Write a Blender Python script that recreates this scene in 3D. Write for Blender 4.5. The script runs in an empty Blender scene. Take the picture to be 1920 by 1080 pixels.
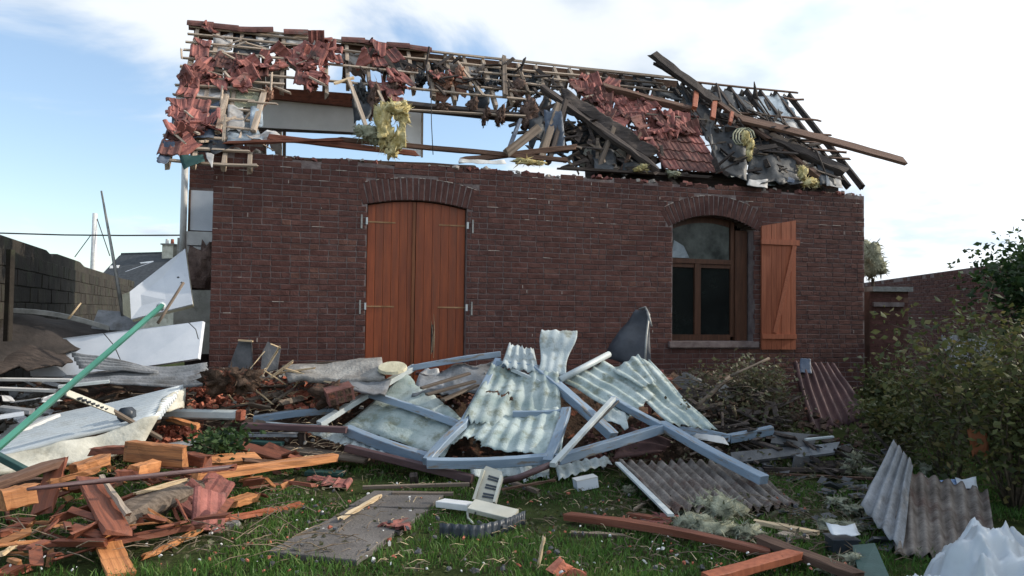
import bpy, math, random
import numpy as np
from mathutils import Vector, Matrix, noise, Euler

R = random.Random(7)
scene = bpy.context.scene
col = scene.collection
V3 = Vector
rad = math.radians

# ------------------------------------------------------------------ camera
FPX = 1387.0; TH = math.atan(45 / FPX); ROLL = rad(.75)
CAM = V3((0, 0, 1.6))
fw = V3((0, math.cos(TH), math.sin(TH)))
_r0 = V3((1, 0, 0)); _u0 = V3((0, -math.sin(TH), math.cos(TH)))
rt = _r0 * math.cos(ROLL) + _u0 * math.sin(ROLL)
up = _u0 * math.cos(ROLL) - _r0 * math.sin(ROLL)
cd = bpy.data.cameras.new('camera'); cam = bpy.data.objects.new('camera', cd); col.objects.link(cam)
cam.matrix_world = Matrix(((rt.x, up.x, -fw.x, CAM.x), (rt.y, up.y, -fw.y, CAM.y), (rt.z, up.z, -fw.z, CAM.z), (0, 0, 0, 1)))
cd.sensor_width = 36; cd.lens = 36 * FPX / 1920; cd.clip_start = .05; cd.clip_end = 3000
scene.camera = cam

# ------------------------------------------------------------------ sky, sun, exposure
SUN_AZ = rad(12)      # measured from +x towards +y
SUN_EL = rad(27)
sun_dir = V3((math.cos(SUN_AZ) * math.cos(SUN_EL), math.sin(SUN_AZ) * math.cos(SUN_EL), math.sin(SUN_EL)))
world = bpy.data.worlds.new('World'); scene.world = world; world.use_nodes = True
nt = world.node_tree; nt.nodes.clear(); N_ = nt.nodes.new; LK = nt.links.new
out = N_('ShaderNodeOutputWorld'); bg = N_('ShaderNodeBackground'); sky = N_('ShaderNodeTexSky')
sky.sky_type = 'NISHITA'; sky.sun_disc = False; sky.sun_elevation = SUN_EL
sky.sun_rotation = math.pi / 2 - SUN_AZ; sky.air_density = 1.0; sky.dust_density = .4; sky.ozone_density = 1.0
tc = N_('ShaderNodeTexCoord'); sep = N_('ShaderNodeSeparateXYZ'); LK(tc.outputs['Generated'], sep.inputs[0])
def wm(op, a, b=None, c=None):
    n = N_('ShaderNodeMath'); n.operation = op
    for i, v in enumerate((a, b, c)):
        if v is None: continue
        if isinstance(v, (int, float)): n.inputs[i].default_value = v
        else: LK(v, n.inputs[i])
    return n.outputs[0]
zz = wm('ADD', wm('MAXIMUM', sep.outputs[2], 0.0), .22)
cx = wm('DIVIDE', sep.outputs[0], zz); cy = wm('DIVIDE', sep.outputs[1], zz)
cmb = N_('ShaderNodeCombineXYZ'); LK(cx, cmb.inputs[0]); LK(cy, cmb.inputs[1]); cmb.inputs[2].default_value = 3.7
n1 = N_('ShaderNodeTexNoise'); n1.inputs['Scale'].default_value = 1.15; n1.inputs['Detail'].default_value = 7; n1.inputs['Roughness'].default_value = .55; n1.inputs['Distortion'].default_value = .5
LK(cmb.outputs[0], n1.inputs['Vector'])
n2 = N_('ShaderNodeTexNoise'); n2.inputs['Scale'].default_value = 2.3; n2.inputs['Detail'].default_value = 5
LK(cmb.outputs[0], n2.inputs['Vector'])
# broken cloud, thicker towards the sun's side of the sky
vd = N_('ShaderNodeVectorMath'); vd.operation = 'DOT_PRODUCT'; LK(tc.outputs['Generated'], vd.inputs[0]); vd.inputs[1].default_value = sun_dir
near = wm('MULTIPLY_ADD', vd.outputs['Value'], .23, .03)
dens = wm('ADD', n1.outputs[0], near)
mr = N_('ShaderNodeMapRange'); mr.interpolation_type = 'SMOOTHSTEP'; LK(dens, mr.inputs[0]); mr.inputs[1].default_value = .45; mr.inputs[2].default_value = .60
cr = N_('ShaderNodeMixRGB'); cr.inputs[1].default_value = (4.7, 5.5, 6.5, 1); cr.inputs[2].default_value = (7.2, 7.6, 8.0, 1)
n2m = N_('ShaderNodeMapRange'); n2m.interpolation_type = 'SMOOTHSTEP'; n2m.inputs[1].default_value = .36; n2m.inputs[2].default_value = .6; LK(n2.outputs[0], n2m.inputs[0]); LK(n2m.outputs[0], cr.inputs[0])
glow = N_('ShaderNodeMapRange'); glow.interpolation_type = 'SMOOTHSTEP'; LK(vd.outputs['Value'], glow.inputs[0]); glow.inputs[1].default_value = .42; glow.inputs[2].default_value = .98
glow.inputs[3].default_value = 1.0; glow.inputs[4].default_value = 1.9
cg = N_('ShaderNodeVectorMath'); cg.operation = 'SCALE'; LK(cr.outputs[0], cg.inputs[0]); LK(glow.outputs[0], cg.inputs['Scale'])
skb = N_('ShaderNodeVectorMath'); skb.operation = 'SCALE'; LK(sky.outputs[0], skb.inputs[0]); skb.inputs['Scale'].default_value = 1.25
sk2 = N_('ShaderNodeVectorMath'); sk2.operation = 'ADD'; LK(skb.outputs[0], sk2.inputs[0]); sk2.inputs[1].default_value = (.9, 1.25, 1.75)
mx = N_('ShaderNodeMixRGB'); LK(mr.outputs[0], mx.inputs[0]); LK(sk2.outputs[0], mx.inputs[1]); LK(cg.outputs[0], mx.inputs[2])
LK(mx.outputs[0], bg.inputs[0]); bg.inputs[1].default_value = .11; LK(bg.outputs[0], out.inputs[0])
sl = bpy.data.lights.new('sun', 'SUN'); sl.energy = 3.3; sl.angle = rad(1.0); sl.color = (1, .9, .76)
so = bpy.data.objects.new('sun', sl); col.objects.link(so); so.rotation_euler = (-sun_dir).to_track_quat('-Z', 'Y').to_euler(); so.location = sun_dir * 30
scene.view_settings.view_transform = 'Standard'; scene.view_settings.look = 'None'; scene.view_settings.gamma = 1
scene.view_settings.exposure = 0.3; scene.view_settings.use_curve_mapping = False

# ------------------------------------------------------------------ pixel -> place helpers (1920x1080 photograph)
def ray(px, py): return fw + rt * ((px - 960) / FPX) - up * ((py - 540) / FPX)
def P(px, py, Y): d = ray(px, py); return CAM + d * (Y / d.y)
def G(px, py, z=0): d = ray(px, py); return CAM + d * ((z - 1.6) / d.z)
def PL(px, py, p0, n): d = ray(px, py); return CAM + d * (((p0 - CAM).dot(n)) / d.dot(n))
PK, PY0 = .56, 7.35
def H(px, py, l=0.0):
    """a point on the debris slope (ground in front, rising towards the house), lifted by l"""
    d = ray(px, py)
    k = (l - PK * PY0 - 1.6) / (d.z - PK * d.y)
    a = CAM + d * k
    if d.z < 0:
        b = CAM + d * ((l - 1.6) / d.z)
        if b.y < a.y: return b
    return a
TL = P(402, 278, 9.0); TR = P(1620, 362, 11.65)
U = TR - TL; U.z = 0; WL = U.length; U.normalize(); NN = V3((U.y, -U.x, 0)); UP = V3((0, 0, 1))
A0 = V3((TL.x, TL.y, 0)); WH = 3.55
def W(t, o, z): return A0 + U * t + NN * o + UP * z
WM = Matrix(((U.x, NN.x, 0, A0.x), (U.y, NN.y, 0, A0.y), (0, 0, 1, 0), (0, 0, 0, 1)))   # local (t,o,z); left-handed axes are avoided below
def WP(px, py, o=0):
    p = PL(px, py, A0 + NN * o, NN); q = p - A0; return q.dot(U), p.z
RPI = rad(47)
E0 = PL(298, 300, A0 + NN * .25, NN); E0 = A0 + NN * .25 + UP * E0.z
SS = -NN * math.cos(RPI) + UP * math.sin(RPI); NR = NN * math.sin(RPI) + UP * math.cos(RPI)
SB = -NN * math.cos(RPI) - UP * math.sin(RPI); NB = -NN * math.sin(RPI) + UP * math.cos(RPI)
SR = 3.38
def RF(t, s, o=0): return E0 + U * t + SS * s + NR * o
def RP(px, py, o=0):
    p = PL(px, py, E0 + NR * o, NR); q = p - E0; return q.dot(U), q.dot(SS)
def R3(px, py, o=0): return PL(px, py, E0 + NR * o, NR)
def proj(p):
    q = p - CAM; w = q.dot(fw); return 960 + FPX * q.dot(rt) / w, 540 - FPX * q.dot(up) / w

# ------------------------------------------------------------------ object helpers
def tag(o, label=None, cat=None, group=None, kind=None):
    if label: o['label'] = label
    if cat: o['category'] = cat
    if group: o['group'] = group
    if kind: o['kind'] = kind
    return o
def empty(name, loc, label=None, cat=None, group=None):
    o = bpy.data.objects.new(name, None); col.objects.link(o); o.location = loc; o.empty_display_size = .2
    return tag(o, label, cat, group)
def mesh(name, V, F, m, smooth=False, tint=None):
    me = bpy.data.meshes.new(name); me.from_pydata([tuple(v) for v in V], [], F); 
    if m: me.materials.append(m)
    if smooth: me.polygons.foreach_set('use_smooth', [True] * len(me.polygons))
    if tint is not None:
        a = me.attributes.new('tint', 'FLOAT', 'FACE'); a.data.foreach_set('value', tint)
    me.update(); return me
def link(name, me, M=None, parent=None):
    o = bpy.data.objects.new(name, me); col.objects.link(o)
    M = M or Matrix()
    if parent is not None:
        o.parent = parent; pw = Matrix.Translation(parent.location) if parent.parent is None and parent.type == 'EMPTY' else wmat[parent.name]
        o.matrix_parent_inverse = Matrix(); o.matrix_basis = pw.inverted() @ M
    else: o.matrix_basis = M
    wmat[o.name] = M
    return o
wmat = {}
def solid(o, th, off=0):
    md = o.modifiers.new('thick', 'SOLIDIFY'); md.thickness = th; md.offset = off; return o
def worldmesh(name, V, F, m, parent=None, smooth=False, tint=None):
    c = V3((0, 0, 0))
    for v in V: c += V3(v)
    c /= len(V)
    return link(name, mesh(name, [V3(v) - c for v in V], F, m, smooth, tint), Matrix.Translation(c), parent)

# ------------------------------------------------------------------ materials
def ramp(n, stops):
    e = n.color_ramp.elements
    while len(e) < len(stops): e.new(.5)
    for i, (p, c) in enumerate(stops): e[i].position = p; e[i].color = (*c, 1)
def mat(name, c1, c2, scale=6, rough=.75, metal=0., bump=.25, bscale=60, stretch=(1, 1, 1), rnd=.12, dirt=None, dscale=3, dlo=.5, dhi=.65, spec=.3, tint=None, trans=0, coord='Object'):
    m = bpy.data.materials.new(name); m.use_nodes = True; t = m.node_tree; t.nodes.clear(); n = t.nodes.new; l = t.links.new
    o = n('ShaderNodeOutputMaterial'); b = n('ShaderNodeBsdfPrincipled'); l(b.outputs[0], o.inputs[0])
    c = n('ShaderNodeTexCoord'); mp = n('ShaderNodeMapping'); mp.inputs['Scale'].default_value = stretch; l(c.outputs[coord], mp.inputs[0])
    oi = n('ShaderNodeObjectInfo'); ad = n('ShaderNodeVectorMath'); ad.operation = 'ADD'; l(mp.outputs[0], ad.inputs[0])
    sc = n('ShaderNodeVectorMath'); sc.operation = 'SCALE'; sc.inputs[0].default_value = (31, 17, 23); l(oi.outputs['Random'], sc.inputs['Scale']); l(sc.outputs[0], ad.inputs[1])
    ns = n('ShaderNodeTexNoise'); ns.inputs['Scale'].default_value = scale; ns.inputs['Detail'].default_value = 9; ns.inputs['Roughness'].default_value = .62; l(ad.outputs[0], ns.inputs['Vector'])
    rp = n('ShaderNodeValToRGB'); ramp(rp, [(.34, c1), (.66, c2)]); l(ns.outputs[0], rp.inputs[0]); cur = rp.outputs[0]
    if tint:
        at = n('ShaderNodeAttribute'); at.attribute_name = 'tint'; r2 = n('ShaderNodeValToRGB'); ramp(r2, tint); r2.color_ramp.interpolation = 'LINEAR'; l(at.outputs['Fac'], r2.inputs[0])
        mm = n('ShaderNodeMixRGB'); mm.blend_type = 'MULTIPLY'; mm.inputs[0].default_value = 1; l(cur, mm.inputs[1]); l(r2.outputs[0], mm.inputs[2]); cur = mm.outputs[0]
    if dirt:
        nd = n('ShaderNodeTexNoise'); nd.inputs['Scale'].default_value = dscale; nd.inputs['Detail'].default_value = 8; nd.inputs['Roughness'].default_value = .7; l(ad.outputs[0], nd.inputs['Vector'])
        md = n('ShaderNodeMapRange'); md.inputs[1].default_value = dlo; md.inputs[2].default_value = dhi; l(nd.outputs[0], md.inputs[0])
        mm = n('ShaderNodeMixRGB'); l(md.outputs[0], mm.inputs[0]); l(cur, mm.inputs[1]); mm.inputs[2].default_value = (*dirt, 1); cur = mm.outputs[0]
    hs = n('ShaderNodeHueSaturation'); l(cur, hs.inputs['Color'])
    mr = n('ShaderNodeMapRange'); l(oi.outputs['Random'], mr.inputs[0]); mr.inputs[3].default_value = 1 - rnd; mr.inputs[4].default_value = 1 + rnd; l(mr.outputs[0], hs.inputs['Value'])
    l(hs.outputs[0], b.inputs['Base Color'])
    b.inputs['Roughness'].default_value = rough; b.inputs['Metallic'].default_value = metal; b.inputs['Specular IOR Level'].default_value = spec
    nb = n('ShaderNodeTexNoise'); nb.inputs['Scale'].default_value = bscale; nb.inputs['Detail'].default_value = 5; l(ad.outputs[0], nb.inputs['Vector'])
    bp = n('ShaderNodeBump'); bp.inputs['Strength'].default_value = bump; bp.inputs['Distance'].default_value = .02; l(nb.outputs[0], bp.inputs['Height']); l(bp.outputs[0], b.inputs['Normal'])
    if trans:
        tr = n('ShaderNodeBsdfTranslucent'); l(hs.outputs[0], tr.inputs[0]); ms = n('ShaderNodeMixShader'); ms.inputs[0].default_value = trans
        l(b.outputs[0], ms.inputs[1]); l(tr.outputs[0], ms.inputs[2]); l(ms.outputs[0], o.inputs[0])
    return m
GR = (.25, 9, 9)
M = {}
M['brick'] = mat('brick', (.62, .56, .56), (1, .95, .95), 9, .85, bump=.5, bscale=50, rnd=.05, spec=.15, dirt=(.23, .17, .16), dscale=5, dlo=.66, dhi=.8,
                 tint=[(0, (.105, .056, .05)), (.3, (.122, .061, .052)), (.6, (.14, .068, .057)), (.85, (.132, .071, .061)), (1, (.17, .088, .068))])
M['mortar'] = mat('mortar', (.13, .095, .09), (.26, .21, .2), 7, .95, bump=.6, bscale=70, rnd=0, spec=.1)
M['mortar_pale'] = mat('pale_mortar', (.34, .29, .26), (.5, .45, .4), 14, .95, bump=.6, bscale=70, rnd=.1, spec=.1)
M['tile'] = mat('clay_tile', (.17, .068, .06), (.38, .145, .12), 7, .8, bump=.35, bscale=50, rnd=.3, spec=.2, dirt=(.10, .07, .065), dscale=4, dlo=.52, dhi=.66)
M['tile_old'] = mat('weathered_clay_tile', (.09, .045, .04), (.19, .085, .07), 7, .85, bump=.35, bscale=50, rnd=.3, spec=.2, dirt=(.1, .1, .09), dscale=5, dlo=.56, dhi=.7)
M['terra'] = mat('broken_terracotta', (.30, .09, .06), (.52, .2, .13), 12, .9, bump=.5, rnd=.3, spec=.1)
M['shutter'] = mat('varnished_shutter_wood', (.21, .047, .017), (.34, .080, .024), 4, .45, bump=.10, bscale=20, stretch=(6, 6, .5), rnd=.06, spec=.4, dirt=(.15, .045, .022), dscale=1.4, dlo=.48, dhi=.72)
M['frame_wood'] = mat('stained_window_wood', (.13, .045, .02), (.24, .085, .035), 5, .5, bump=.12, stretch=(6, 6, .5), rnd=.06)
M['frame_dark'] = mat('dark_window_wood', (.055, .025, .015), (.11, .048, .028), 5, .5, bump=.12, stretch=(6, 6, .5), rnd=.06)
M['pink_wood'] = mat('faded_shutter_wood', (.24, .07, .035), (.38, .12, .06), 5, .6, bump=.12, stretch=(6, 6, .5), rnd=.1)
M['orange_wood'] = mat('fresh_timber', (.34, .13, .05), (.56, .25, .10), 4, .6, bump=.25, bscale=25, stretch=GR, rnd=.18, dirt=(.12, .06, .035), dscale=2.5, dlo=.52, dhi=.68)
M['red_wood'] = mat('red_stained_wood', (.13, .045, .028), (.30, .10, .055), 4, .6, bump=.25, bscale=25, stretch=GR, rnd=.2, dirt=(.08, .04, .03), dscale=2, dlo=.55, dhi=.7)
M['grey_wood'] = mat('weathered_timber', (.09, .068, .052), (.23, .18, .14), 4, .9, bump=.5, bscale=20, stretch=GR, rnd=.25)
M['roof_dark'] = mat('dark_roof_sheet', (.02, .017, .016), (.055, .045, .04), 3, .8, bump=.5, bscale=15, rnd=.05)
M['dark_wood'] = mat('dark_rafter_timber', (.028, .022, .02), (.085, .065, .055), 4, .85, bump=.4, bscale=20, stretch=GR, rnd=.25)
M['brown_wood'] = mat('brown_rafter_timber', (.075, .042, .03), (.17, .10, .07), 4, .85, bump=.4, bscale=20, stretch=GR, rnd=.2)
M['pale_wood'] = mat('pale_batten_timber', (.26, .20, .15), (.46, .37, .29), 4, .85, bump=.3, bscale=20, stretch=GR, rnd=.22)
M['split_wood'] = mat('split_pale_wood', (.45, .33, .2), (.66, .52, .34), 4, .8, bump=.3, bscale=20, stretch=GR, rnd=.15)
M['felt_pale'] = mat('pale_underlay', (.30, .29, .28), (.52, .50, .48), 5, .85, bump=.4, bscale=12, rnd=.15, dirt=(.17, .14, .12), dscale=6, dlo=.5, dhi=.68)
M['felt_dark'] = mat('dark_underlay', (.014, .016, .018), (.05, .055, .062), 5, .55, bump=.5, bscale=12, rnd=.25)
M['felt_blue'] = mat('blue_underlay', (.04, .055, .09), (.13, .16, .21), 5, .5, bump=.5, bscale=12, rnd=.2)
M['foil'] = mat('grey_foil', (.16, .19, .21), (.36, .42, .47), 5, .35, .3, bump=.5, bscale=10, rnd=.2)
M['white'] = mat('white_board', (.58, .62, .68), (.74, .77, .82), 2.2, .45, bump=.05, rnd=.04, dirt=(.36, .38, .4), dscale=2.5, dlo=.62, dhi=.95)
M['white2'] = mat('white_paint', (.55, .54, .52), (.75, .74, .72), 3, .6, bump=.1, rnd=.06, dirt=(.35, .33, .3), dscale=4, dlo=.55, dhi=.75)
M['attic_white'] = mat('attic_white', (.78, .77, .75), (.88, .87, .85), 3, .6, bump=.05, rnd=.02)
M['cream'] = mat('cream_render', (.42, .40, .33), (.62, .60, .52), 4, .85, bump=.35, bscale=30, rnd=.08, dirt=(.22, .2, .15), dscale=3, dlo=.52, dhi=.7)
M['foam'] = mat('cream_foam_edge', (.5, .46, .32), (.7, .66, .5), 6, .9, bump=.5, bscale=40)
M['steel_blue'] = mat('blue_grey_painted_steel', (.17, .235, .31), (.25, .32, .40), 4, .5, .0, bump=.12, bscale=25, stretch=(.5, 3, 3), rnd=.10, dirt=(.20, .17, .14), dscale=7, dlo=.55, dhi=.62, spec=.5)
M['steel_pale'] = mat('pale_painted_steel', (.42, .47, .48), (.58, .62, .62), 4, .45, .0, bump=.08, rnd=.08, spec=.5, dirt=(.3, .28, .26), dscale=5, dlo=.6, dhi=.8)
M['galv'] = mat('pale_green_corrugated', (.25, .32, .31), (.50, .56, .54), 3.5, .65, .0, bump=.35, bscale=60, rnd=.08, dirt=(.19, .21, .16), dscale=6, dlo=.5, dhi=.66, spec=.3, trans=.04)
M['galv2'] = mat('whitish_corrugated', (.33, .39, .40), (.56, .61, .61), 4, .65, .0, bump=.35, bscale=60, rnd=.08, dirt=(.22, .23, .19), dscale=7, dlo=.52, dhi=.68, spec=.3, trans=.04)
M['fibre'] = mat('weathered_fibre_sheet', (.10, .082, .07), (.25, .22, .195), 7, .9, bump=.5, bscale=40, rnd=.1, dirt=(.09, .05, .04), dscale=2.6, dlo=.5, dhi=.65)
M['fibre_grey'] = mat('grey_fibre_sheet', (.15, .16, .17), (.28, .29, .31), 5, .85, bump=.4, bscale=40, rnd=.12, dirt=(.1, .09, .08), dscale=2.6, dlo=.5, dhi=.7)
M['red_sheet'] = mat('dark_red_sheet', (.055, .028, .028), (.13, .068, .062), 4, .7, bump=.3, bscale=30, rnd=.08, dirt=(.15, .11, .1), dscale=3, dlo=.55, dhi=.75)
M['rib_sheet'] = mat('light_ribbed_sheet', (.36, .40, .43), (.55, .59, .61), 3, .4, .15, bump=.1, rnd=.06, dirt=(.22, .23, .22), dscale=3, dlo=.5, dhi=.75, spec=.5)
M['brown_pipe'] = mat('brown_painted_metal', (.06, .032, .035), (.13, .075, .075), 4, .5, bump=.15, stretch=(.5, 3, 3), rnd=.15, spec=.5)
M['green'] = mat('green_painted_steel', (.02, .12, .085), (.055, .23, .165), 3, .4, bump=.08, stretch=(.5, 3, 3), rnd=.06, spec=.5)
M['dgreen'] = mat('dark_green_metal', (.015, .05, .045), (.04, .10, .09), 3, .5, bump=.1, rnd=.1)
M['insul_y'] = mat('yellow_glass_wool', (.50, .39, .15), (.80, .71, .42), 9, .95, bump=1, bscale=45, rnd=.08, spec=.05, trans=.15)
M['insul_g'] = mat('greyish_glass_wool', (.19, .19, .13), (.42, .42, .31), 9, .95, bump=1, bscale=45, rnd=.12, spec=.05)
M['insul_b'] = mat('brown_insulation', (.085, .055, .045), (.20, .135, .11), 9, .95, bump=1, bscale=45, rnd=.2, spec=.05)
M['insul_r'] = mat('reddish_insulation', (.20, .10, .07), (.38, .22, .16), 6, .95, bump=1, bscale=35, rnd=.12, spec=.05)
M['glass'] = mat('dark_window_glass', (.006, .008, .008), (.014, .018, .017), 2, .12, bump=.02, rnd=0, spec=.5)
M['glass2'] = mat('dusty_pane', (.02, .024, .022), (.10, .11, .10), 4, .25, bump=.05, rnd=0, spec=.5)
M['zinc'] = mat('zinc', (.2, .2, .19), (.4, .4, .38), 6, .5, .3, bump=.1)
M['strap'] = mat('rusty_gilt_strap', (.25, .13, .06), (.42, .26, .14), 8, .5, .3, bump=.1)
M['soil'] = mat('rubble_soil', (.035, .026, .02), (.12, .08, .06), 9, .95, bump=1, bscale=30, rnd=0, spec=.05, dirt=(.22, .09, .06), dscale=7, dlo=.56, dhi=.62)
M['ground'] = mat('lawn_soil', (.018, .026, .009), (.06, .075, .025), 3, .95, bump=1, bscale=40, rnd=0, spec=.05, dirt=(.09, .065, .045), dscale=1.4, dlo=.55, dhi=.68)
M['slab'] = mat('grey_paving_slab', (.09, .08, .074), (.165, .15, .14), 5, .9, bump=.5, bscale=50, rnd=.06, dirt=(.075, .065, .055), dscale=2.5, dlo=.5, dhi=.7)
M['conc'] = mat('broken_concrete', (.16, .15, .14), (.32, .31, .29), 6, .95, bump=.7, bscale=30, rnd=.15)
M['block'] = mat('dark_wall_block', (.02, .017, .0135), (.042, .034, .027), 3, .95, bump=.5, bscale=20, rnd=.25, dirt=(.045, .05, .03), dscale=2, dlo=.5, dhi=.7)
M['wall_r'] = mat('brown_boundary_brick', (.10, .055, .042), (.19, .105, .08), 3, .95, bump=.4, bscale=20, rnd=.2)
M['slate'] = mat('dark_slate_roof', (.022, .025, .028), (.05, .055, .06), 5, .7, bump=.2, rnd=.1)
M['slate_piece'] = mat('grey_slate_piece', (.06, .062, .065), (.13, .13, .135), 5, .7, bump=.3, rnd=.15)
M['bark'] = mat('bark', (.05, .038, .028), (.13, .10, .075), 12, .95, bump=.8, bscale=50, rnd=.1)
M['twig'] = mat('twig', (.09, .065, .045), (.22, .17, .12), 12, .95, bump=.5, bscale=50, rnd=.2)
def leafmat(name, cols, tr=.35):
    return mat(name, (.75, .75, .75), (1.1, 1.1, 1.1), 3, .55, bump=0, rnd=.05, spec=.3, trans=tr, tint=[(i / (len(cols) - 1), c) for i, c in enumerate(cols)])
M['leaf'] = leafmat('shrub_leaf', [(.045, .058, .025), (.085, .10, .036), (.13, .14, .045), (.22, .18, .07)])
M['leaf_dark'] = leafmat('hedge_leaf', [(.012, .03, .01), (.025, .055, .018), (.045, .085, .025), (.07, .11, .035)])
M['leaf_dry'] = leafmat('dry_leaf', [(.06, .05, .03), (.12, .10, .06), (.09, .11, .05), (.25, .22, .15)])
M['grass'] = leafmat('grass_blade', [(.045, .10, .02), (.075, .165, .032), (.115, .23, .045), (.20, .24, .08)])
M['straw'] = leafmat('straw', [(.3, .24, .14), (.45, .38, .24), (.55, .5, .38)])
M['cloth'] = mat('dark_grey_tarpaulin', (.028, .03, .036), (.07, .074, .085), 4, .6, bump=.2, bscale=12, rnd=.05)
M['plastic'] = mat('white_plastic_film', (.52, .56, .60), (.68, .72, .76), 2.5, .3, bump=.1, bscale=12, rnd=.03, spec=.5, trans=.2, dirt=(.3, .31, .32), dscale=3, dlo=.64, dhi=.85)
M['blue_pack'] = mat('blue_packaging', (.04, .12, .35), (.5, .62, .75), 14, .4, bump=.1)
M['ivory'] = mat('ivory_plastic', (.48, .46, .38), (.62, .6, .52), 3, .5, bump=.05)
M['dark_plastic'] = mat('dark_ribbed_plastic', (.02, .026, .034), (.05, .06, .075), 3, .4, bump=.1, spec=.5)
M['orange'] = mat('orange_cloth', (.22, .07, .03), (.36, .14, .07), 4, .8, bump=.3)
M['cable'] = mat('black_cable', (.015, .015, .015), (.03, .03, .03), 3, .6)

# ------------------------------------------------------------------ shape helpers
def frame(a, b, upv=UP, roll=0.0):
    x = (b - a); L = x.length; x.normalize()
    z = upv - x * upv.dot(x)
    if z.length < 1e-3: z = V3((0, -1, 0)) - x * (-x.y)
    z.normalize(); y = z.cross(x)
    if roll:
        q = Matrix.Rotation(roll, 3, x); y = q @ y; z = q @ z
    m = Matrix(((x.x, y.x, z.x, a.x), (x.y, y.y, z.y, a.y), (x.z, y.z, z.z, a.z), (0, 0, 0, 1)))
    return m, L
def loft(rings, close=True, caps=True):
    n = len(rings[0]); V = [v for r in rings for v in r]; F = []
    for i in range(len(rings) - 1):
        for j in range(n if close else n - 1):
            k = (j + 1) % n
            F.append((i * n + j, i * n + k, (i + 1) * n + k, (i + 1) * n + j))
    if caps and close:
        F.append(tuple(range(n - 1, -1, -1))); F.append(tuple((len(rings) - 1) * n + j for j in range(n)))
    return V, F
def beam_geo(L, w, h, seg=4, jit=.0, rag=.0, bow=0., ch=None, prof='box', rnd=R):
    if ch is None: ch = min(w, h) * .09
    a, b = w / 2, h / 2
    if prof == 'box': sec = [(-a + ch, -b), (a - ch, -b), (a, -b + ch), (a, b - ch), (a - ch, b), (-a + ch, b), (-a, b - ch), (-a, -b + ch)]
    elif prof == 'round': sec = [(a * math.cos(k * math.pi / 5), b * math.sin(k * math.pi / 5)) for k in range(10)]
    elif prof == 'L': t_ = .14 * w; sec = [(-a, -b), (a, -b), (a, -b + t_), (-a + t_, -b + t_), (-a + t_, b), (-a, b)]
    elif prof == 'C': t_ = .12 * w; sec = [(-a, -b), (a, -b), (a, -b + t_), (-a + t_, -b + t_), (-a + t_, b - t_), (a, b - t_), (a, b), (-a, b)]
    rings = []
    for i in range(seg + 1):
        f = i / seg; dz = bow * math.sin(math.pi * f)
        r = []
        for (y, z) in sec:
            e = rnd.uniform(-rag, rag) if i in (0, seg) else 0
            r.append(V3((f * L + e, y + rnd.uniform(-jit, jit), z + dz + rnd.uniform(-jit, jit))))
        rings.append(r)
    V, F = loft(rings)
    if prof in ('L', 'C'):   # concave caps: keep as ngons
        pass
    return V, F
def beam(name, a, b, w, h, m, parent=None, label=None, cat=None, group=None, roll=0., upv=UP, **k):
    Mx, L = frame(a, b, upv, roll)
    V, F = beam_geo(L, w, h, **k)
    o = link(name, mesh(name, V, F, m, smooth=(k.get('prof') == 'round')), Mx, parent)
    return tag(o, label, cat, group)
def box_geo(x0, x1, y0, y1, z0, z1):
    V = [(x0, y0, z0), (x1, y0, z0), (x1, y1, z0), (x0, y1, z0), (x0, y0, z1), (x1, y0, z1), (x1, y1, z1), (x0, y1, z1)]
    return V, [(0, 3, 2, 1), (4, 5, 6, 7), (0, 1, 5, 4), (1, 2, 6, 5), (2, 3, 7, 6), (3, 0, 4, 7)]
class MB:
    def __init__(s): s.V = []; s.F = []; s.T = []
    def add(s, V, F, t=0.): 
        n = len(s.V); s.V += [V3(v) for v in V]; s.F += [tuple(i + n for i in f) for f in F]; s.T += [t] * len(F)
    def obj(s, name, m, parent=None, smooth=False, tint=False): return worldmesh(name, s.V, s.F, m, parent, smooth, s.T if tint else None)
def tube_geo(pts, rs, n=6):
    rings = []
    for i, p in enumerate(pts):
        d = (pts[min(i + 1, len(pts) - 1)] - pts[max(i - 1, 0)]).normalized()
        a = d.cross(V3((.31, .2, .93))).normalized(); b = d.cross(a)
        rings.append([p + (a * math.cos(2 * math.pi * k / n) + b * math.sin(2 * math.pi * k / n)) * rs[i] for k in range(n)])
    return loft(rings)
def tube(name, pts, r, m, parent=None, n=8, label=None, cat=None, group=None):
    rs = r if isinstance(r, (list, tuple)) else [r] * len(pts)
    V, F = tube_geo([V3(p) for p in pts], rs, n); return tag(worldmesh(name, V, F, m, parent, True), label, cat, group)
def nz(p, s=1.): return noise.noise(V3(p) * s)
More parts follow.
